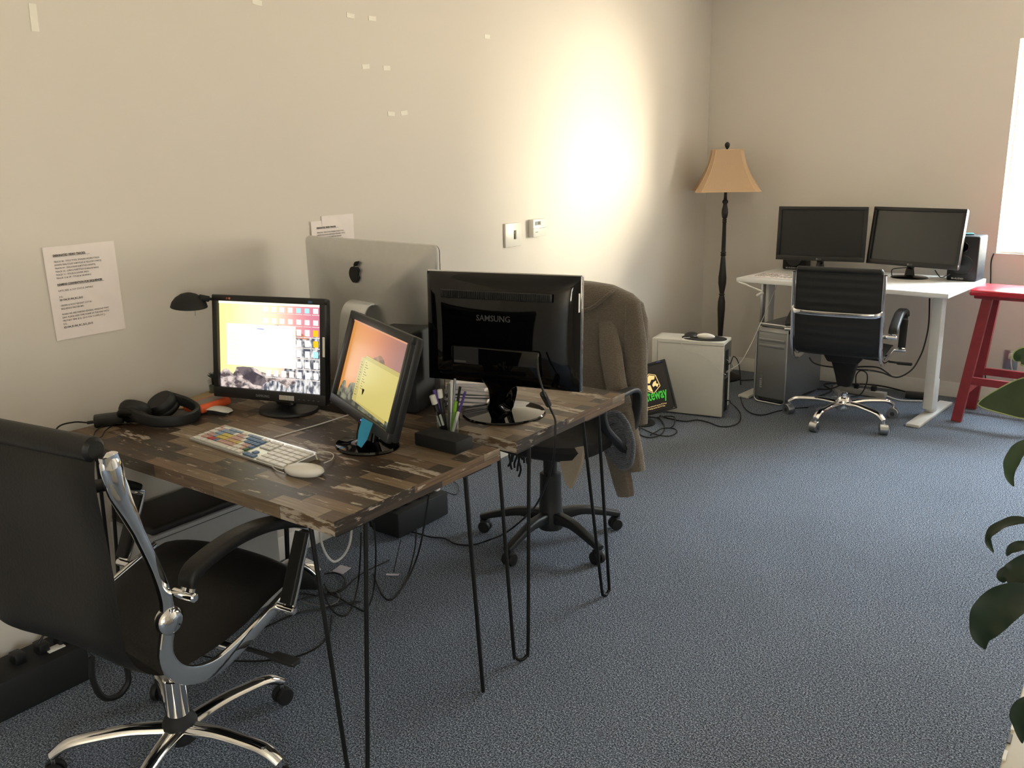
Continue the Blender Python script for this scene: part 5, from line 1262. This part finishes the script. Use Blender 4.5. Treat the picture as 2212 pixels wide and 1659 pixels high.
mp = [at(1612, 600, Z=DZ+.002), at(1632, 587, Z=DZ+.002), at(1718, 592, Z=DZ+.002), at(1715, 604, Z=DZ+.002)]
tm = thing('printed_sheet', 'laminated sheet of printed notes on the left end of the white desk', 'paper', tuple(dsk(-.44, .19, DZ+.0008)), DY)
MB().box((0, 0, .001), (.30, .21, .0015), PAPER, .0003, seg=1).build('sheet', tm)
pm = MB(); 
for i in range(9):
    for j in range(5):
        if random.random() < .85: pm.box((-.12+.028*i, -.06+.03*j, .0024), (random.uniform(.012, .024), random.uniform(.008, .02), .0006), mat('print_%d' % ((i*j) % 3), rgb(*[(120, 116, 108), (150, 142, 126), (96, 92, 90)][(i*j) % 3]), .8))
pm.build('printed_pattern', tm)
cable('black cable under the left dark monitor on the white desk', [dsk(-.20, .45, DZ+.01), dsk(-.15, .42, DZ+.03), dsk(-.10, .46, DZ+.012), dsk(-.04, .43, DZ+.035), dsk(.02, .47, DZ+.008), dsk(.06, .42, DZ+.006), dsk(.02, .39, DZ+.006)], .004)
cable('black cable hooking behind the right dark monitor', [dsk(.17, .46, DZ+.006), dsk(.165, .46, DZ+.05), dsk(.19, .46, DZ+.062), dsk(.25, .47, DZ+.07)], .003)
cable('black cable drooping from the right dark monitor to its speaker', [dsk(.40, .50, DZ+.06), dsk(.43, .46, DZ+.04), dsk(.46, .43, DZ+.03), dsk(.50, .44, DZ+.05)], .003)
cable('black cable drooping in an arc beneath the white desk to the chair arm', [at(2008, 643, Y=5.55), at(2006, 700, Y=5.55), at(1997, 745, Y=5.5), at(1985, 775, Y=5.45), at(1968, 800, Y=5.4), at(1938, 815, Y=5.36), at(1905, 805, Y=5.34), at(1880, 800, Y=5.32), at(1840, 798, Y=5.3)], .0045)
cable('black cable slung low behind the ribbed chair', [at(1748, 772, Y=5.35), at(1760, 785, Y=5.36), at(1790, 792, Y=5.38), at(1830, 794, Y=5.4), at(1870, 792, Y=5.4), at(1900, 795, Y=5.4), at(1925, 812, Y=5.4)], .0045)
t = thing('perforated_tower', 'silver perforated aluminium tower under the left end of the white desk', 'computer', (.81, 5.249, 0), R(-10.3))
def perf_mat():
    m, n, l, b = node_mat('perforated_aluminium')
    tcn = n.new('ShaderNodeTexCoord'); v = n.new('ShaderNodeTexVoronoi'); v.inputs['Scale'].default_value = 230; v.inputs['Randomness'].default_value = 0
    r = n.new('ShaderNodeValToRGB'); r.color_ramp.elements[0].position = .25; r.color_ramp.elements[0].color = (.03, .03, .03, 1); r.color_ramp.elements[1].position = .36; r.color_ramp.elements[1].color = (.30, .30, .30, 1)
    l.new(tcn.outputs['Object'], v.inputs['Vector']); l.new(v.outputs['Distance'], r.inputs[0]); l.new(r.outputs[0], b.inputs['Base Color']); b.inputs['Metallic'].default_value = .6; b.inputs['Roughness'].default_value = .45
    return m
PERF = perf_mat(); MACS = mat('tower_side_aluminium', (.28, .285, .29, 1), .42, .75, var=.02)
W_, D_, H_ = .212, .46, .42
MB().box((0, D_/2, H_/2+.032), (W_, D_-.02, H_), MACS, .004).build('case', t)
fr = rrect(W_, .50, .028, 5)
MB().tube([(a, .004, b+.255) for a, b in fr], .0045, ALU, 8, 0, True).build('front_rim', t)
MB().box((0, .012, H_/2+.028), (W_-.012, .012, H_-.01), PERF, .006).build('front_grille', t)
for z in (.405, .368): MB().box((0, .004, z), (W_-.036, .006, .018), mat('drive_door', (.42, .42, .42, 1), .35, .8), .002).build('drive_bay', t)
pp = MB()
for z in (.10, .112, .124, .136, .152): pp.box((-.062, .004, z), (.012, .006, .005), WHITEP, .001)
pp.box((-.062, .0055, .13), (.022, .003, .095), DULLCH, .001).build('port_panel', t)
for z, s_ in ((.478, 1), (.026, -1)):
    for y in (.015, D_-.03):
        pass
for s_ in (1, -1):
    hd = MB()
    z0 = .452 if s_ > 0 else .032; z1 = z0+s_*.046 if s_ > 0 else .006
    hd.sweep([(0, .02, z0), (0, .035, (z0+z1)/2), (0, .07, z1), (0, D_-.08, z1), (0, D_-.035, (z0+z1)/2), (0, D_-.02, z0)], rrect(W_-.03, .006, .002, 2), MACS, up=(0, 0, 1), smooth=4)
    hd.build('handle', t)
MB().box((0, D_/2, .452), (W_-.02, D_-.06, .004), MATTEB).build('top_plate', t)
# power strip and adapters beneath the white desk
t = thing('power_strip', 'white power strip with black plugs on the floor beneath the white desk', 'power strip', (1.225, 5.76, 0), R(-6))
MB().box((0, 0, .022), (.34, .05, .036), mat('grey_white_strip', rgb(168, 164, 156), .5), .006).build('strip_body', t)
for a in (-.09, -.02, .09): MB().box((a, 0, .055), (.028, .03, .034), BLACKP, .004).build('plug', t)
cable('black plug lead making a hoop above the white power strip', [(1.20, 5.755, .07), (1.20, 5.75, .13), (1.23, 5.74, .165), (1.27, 5.73, .15), (1.275, 5.72, .09), (1.25, 5.70, .02), (1.20, 5.66, .006)], .004)
cable('white cord from the power strip along the baseboard', [(1.40, 5.74, .02), (1.46, 5.73, .008), (1.52, 5.74, .006), (1.60, 5.78, .006)], .005, CABLEW)
cable('black lead trailing along the back baseboard under the white desk', [(1.02, 5.86, .006), (1.15, 5.90, .03), (1.30, 5.94, .03), (1.45, 5.92, .02), (1.56, 5.88, .01), (1.66, 5.84, .006)], .005)
cable('black heap lead between the silver tower and the power strip', [(1.02, 5.55, .006), (1.08, 5.65, .03), (1.0, 5.75, .04), (1.10, 5.80, .05), (1.06, 5.70, .03), (.98, 5.68, .02)], .005)
tag(MB().box((0, 0, .02), (.12, .06, .036), BLACKP, .006).build('power_adapter', loc=(1.545, 5.85, 0), rot=(0, 0, R(12))), 'black power brick on the floor near the right desk foot', 'adapter')

# ------------------------------------------------------------------ red stool
def stool():
    t = thing('bar_stool', 'tall red painted wooden stool beside the white desk', 'stool', (2.10, 5.60, 0), R(-4))
    RED = mat('red_paint', rgb(176, 36, 50), .28, var=.05, scale=12, coat=.3); RED2 = mat('worn_red_paint', rgb(136, 38, 46), .45, var=.12, scale=25, bump=.05)
    H = .765
    MB().box((0, 0, H-.016), (.48, .32, .032), RED, .008, seg=3).build('seat', t)
    MB().box((0, 0, H-.040), (.44, .28, .020), RED2, .006).build('apron', t)
    for sx_ in (-1, 1):
        for sy_ in (-1, 1):
            top = Vector((sx_*.155, sy_*.10, H-.045)); bot = Vector((sx_*.235, sy_*.165, 0))
            MB().sweep([top, bot], rect(.052, .036), RED2, up=(0, 1, 0)).build('leg', t)
    def br(z, a, b, ln):
        k = 1-z/(H-.045)
        X = .155+.08*k; Y = .10+.065*k
        MB().sweep([Vector((a[0]*X, a[1]*Y, z)), Vector((b[0]*X, b[1]*Y, z))], rect(.022, .042), RED2, up=(0, 0, 1)).build('stretcher', t)
    br(.245, (-1, -1), (1, -1), 0); br(.245, (-1, 1), (1, 1), 0); br(.175, (-1, -1), (-1, 1), 0); br(.175, (1, -1), (1, 1), 0)
stool()
cable('black cord dropping from the window down behind the red stool', [(1.875, 6.012, .915), at(2141, 565, Y=6.005), at(2140, 600, Y=6.005), at(2138, 700, Y=6.005), at(2133, 760, Y=6.005), at(2128, 800, Y=6.0), at(2130, 830, Y=5.99)], .004)
t = thing('wall_outlet', 'steel wall outlet with a white plug low on the back wall', 'outlet', (2.03, 6.02, .275))
MB().box((0, -.004, 0), (.078, .008, .118), DULLCH, .002).build('outlet_plate', t)
MB().box((.005, -.018, .025), (.034, .028, .034), WHITEP, .005).build('plug', t)
cable('white cord hanging from the wall outlet plug', [(2.035, 5.99, .30), (2.04, 5.97, .26), (2.055, 5.97, .20), (2.07, 5.98, .12), (2.08, 5.99, .02)], .004, CABLEW)

# ------------------------------------------------------------------ leafy plant and its cabinet at the right edge
t = thing('white_cabinet', 'white cabinet cut off by the lower right edge of the picture', 'cabinet', (2.86, 1.36, 0))
MB().box((0, .0, .25), (.55, 1.06, .49), mat('cream_cabinet', rgb(206, 198, 184), .5, var=.02), .004).build('cabinet_body', t)
MB().box((0, 0, .4975), (.56, 1.07, .016), mat('cream_top', rgb(196, 188, 172), .5, var=.02), .004).build('cabinet_top', t)
tr_ = MB()
for i, y in enumerate((.20, .255, .30, .36)): tr_.box((-.277, y, .5065), (.006, .030, .003), (DARKG if i % 2 else WHITEP), .0005, seg=1)
tr_.build('edge_marks', t)
def plant():
    base = Vector((2.80, 1.52, .506))
    t = thing('potted_plant', 'broad-leaved green plant reaching in from the right edge', 'plant', tuple(base))
    MB().lathe([(.070, 0), (.075, .004), (.098, .15), (.104, .155), (.104, .17), (.094, .17), (.088, .145), (.001, .14)], mat('terracotta_white_pot', rgb(196, 188, 176), .5), n=36).build('pot', t)
    LF = mat('leaf_green', rgb(48, 66, 38), .38, var=.15, scale=30, spec=.5); LF2 = mat('leaf_dark_green', rgb(26, 42, 24), .42, var=.15, scale=30); LE = mat('leaf_edge_pale', rgb(150, 164, 116), .5)
    def leaf(path, wd, m, roll=(0, 0, 1), fold=.18, edge=False, wave=.0, side_stem=None):
        path = [Vector(p)-base for p in path]; sp, _ = spline(path, 6); n = len(sp); vs = []; fs = []; up = Vector(roll); E0 = []; E1 = []
        for i, p in enumerate(sp):
            a = sp[max(0, i-1)]; b = sp[min(n-1, i+1)]; tt = (b-a).normalized(); s_ = tt.cross(up).normalized(); nn = s_.cross(tt); u = i/(n-1)
            w = wd*(math.sin(math.pi*min(1, (u*.97+.03)))**.9)*(1.15-.45*u)+.0006
            for j in range(7):
                v = -1+2*j/6; vs.append(p+s_*w*v+nn*(fold*w*(abs(v)**1.5)+wave*math.sin(u*22+(2 if v > 0 else 0))*abs(v)**3*w))
            E0.append(vs[-7]); E1.append(vs[-1])
        K = len(vs); vs = vs+[Vector(v)+Vector((0, 0, -.0007)) for v in vs]
        for i in range(n-1):
            for j in range(6):
                a = i*7+j; fs.append([a, a+1, a+8, a+7]); fs.append([K+a, K+a+7, K+a+8, K+a+1])
        mb = MB().add(vs, fs, m)
        if edge: mb.tube(E0, .0012, LE, 5, 0); mb.tube(E1, .0012, LE, 5, 0)
        o = mb.build('leaf', t, fix=False, angle=70)
        return o
    def stem(path): MB().tube([Vector(p)-base for p in path], .0035, LF2, 7, 6).build('stem', t)
    q = lambda x, y, Y: at(x, y, Y=Y)
    root = base+Vector((0, 0, .16))
    # big pale-edged leaf at the top
    stem([root, root+Vector((.0, .02, .16)), q(2300, 850, 1.62)])
    leaf([q(2300, 850, 1.62), q(2240, 858, 1.64), q(2180, 864, 1.66), q(2112, 873, 1.68)], .036, LF, roll=(.1, -1, .35), edge=True, fold=.05)
    stem([root, root+Vector((-.02, .02, .20)), q(2290, 800, 1.55)])
    leaf([q(2290, 800, 1.55), q(2240, 775, 1.56), q(2205, 770, 1.57), q(2194, 780, 1.58)], .016, LF, roll=(.2, -1, .3), edge=True)
    stem([root, q(2290, 1010, 1.42), q(2240, 955, 1.42)])
    leaf([q(2230, 950, 1.42), q(2205, 968, 1.42), q(2187, 995, 1.42), q(2181, 1025, 1.42), q(2190, 1050, 1.42)], .011, LF, roll=(-.3, -1, .2), wave=.12)
    stem([root, q(2300, 1150, 1.38), q(2240, 1120, 1.38)])
    leaf([q(2240, 1128, 1.38), q(2200, 1124, 1.38), q(2165, 1134, 1.38), q(2140, 1152, 1.38), q(2136, 1172, 1.38), q(2146, 1193, 1.38)], .009, LF2, roll=(-.5, -.6, .9), wave=.1)
    leaf([q(2235, 1178, 1.38), q(2205, 1178, 1.38), q(2184, 1186, 1.38), q(2175, 1200, 1.38)], .007, LF2, roll=(-.3, -1, .2), wave=.1)
    leaf([q(2260, 1190, 1.36), q(2225, 1215, 1.36), q(2190, 1240, 1.36), q(2168, 1246, 1.36), q(2167, 1258, 1.36)], .017, LF2, roll=(-.2, -1, .2), wave=.08)
    stem([root, q(2300, 1260, 1.33), q(2250, 1275, 1.33)])
    leaf([q(2250, 1288, 1.33), q(2205, 1287, 1.33), q(2160, 1310, 1.33), q(2130, 1345, 1.33), q(2120, 1375, 1.33), q(2128, 1402, 1.33)], .027, LF2, roll=(-.25, -1, .1), wave=.10)
    leaf([q(2260, 1500, 1.25), q(2220, 1520, 1.25), q(2202, 1545, 1.25), q(2204, 1575, 1.25), q(2208, 1605, 1.25)], .012, LF2, roll=(-.2, -1, .1), wave=.1)
    stem([root, root+Vector((-.01, -.05, .06)), q(2260, 1500, 1.25)])
plant()
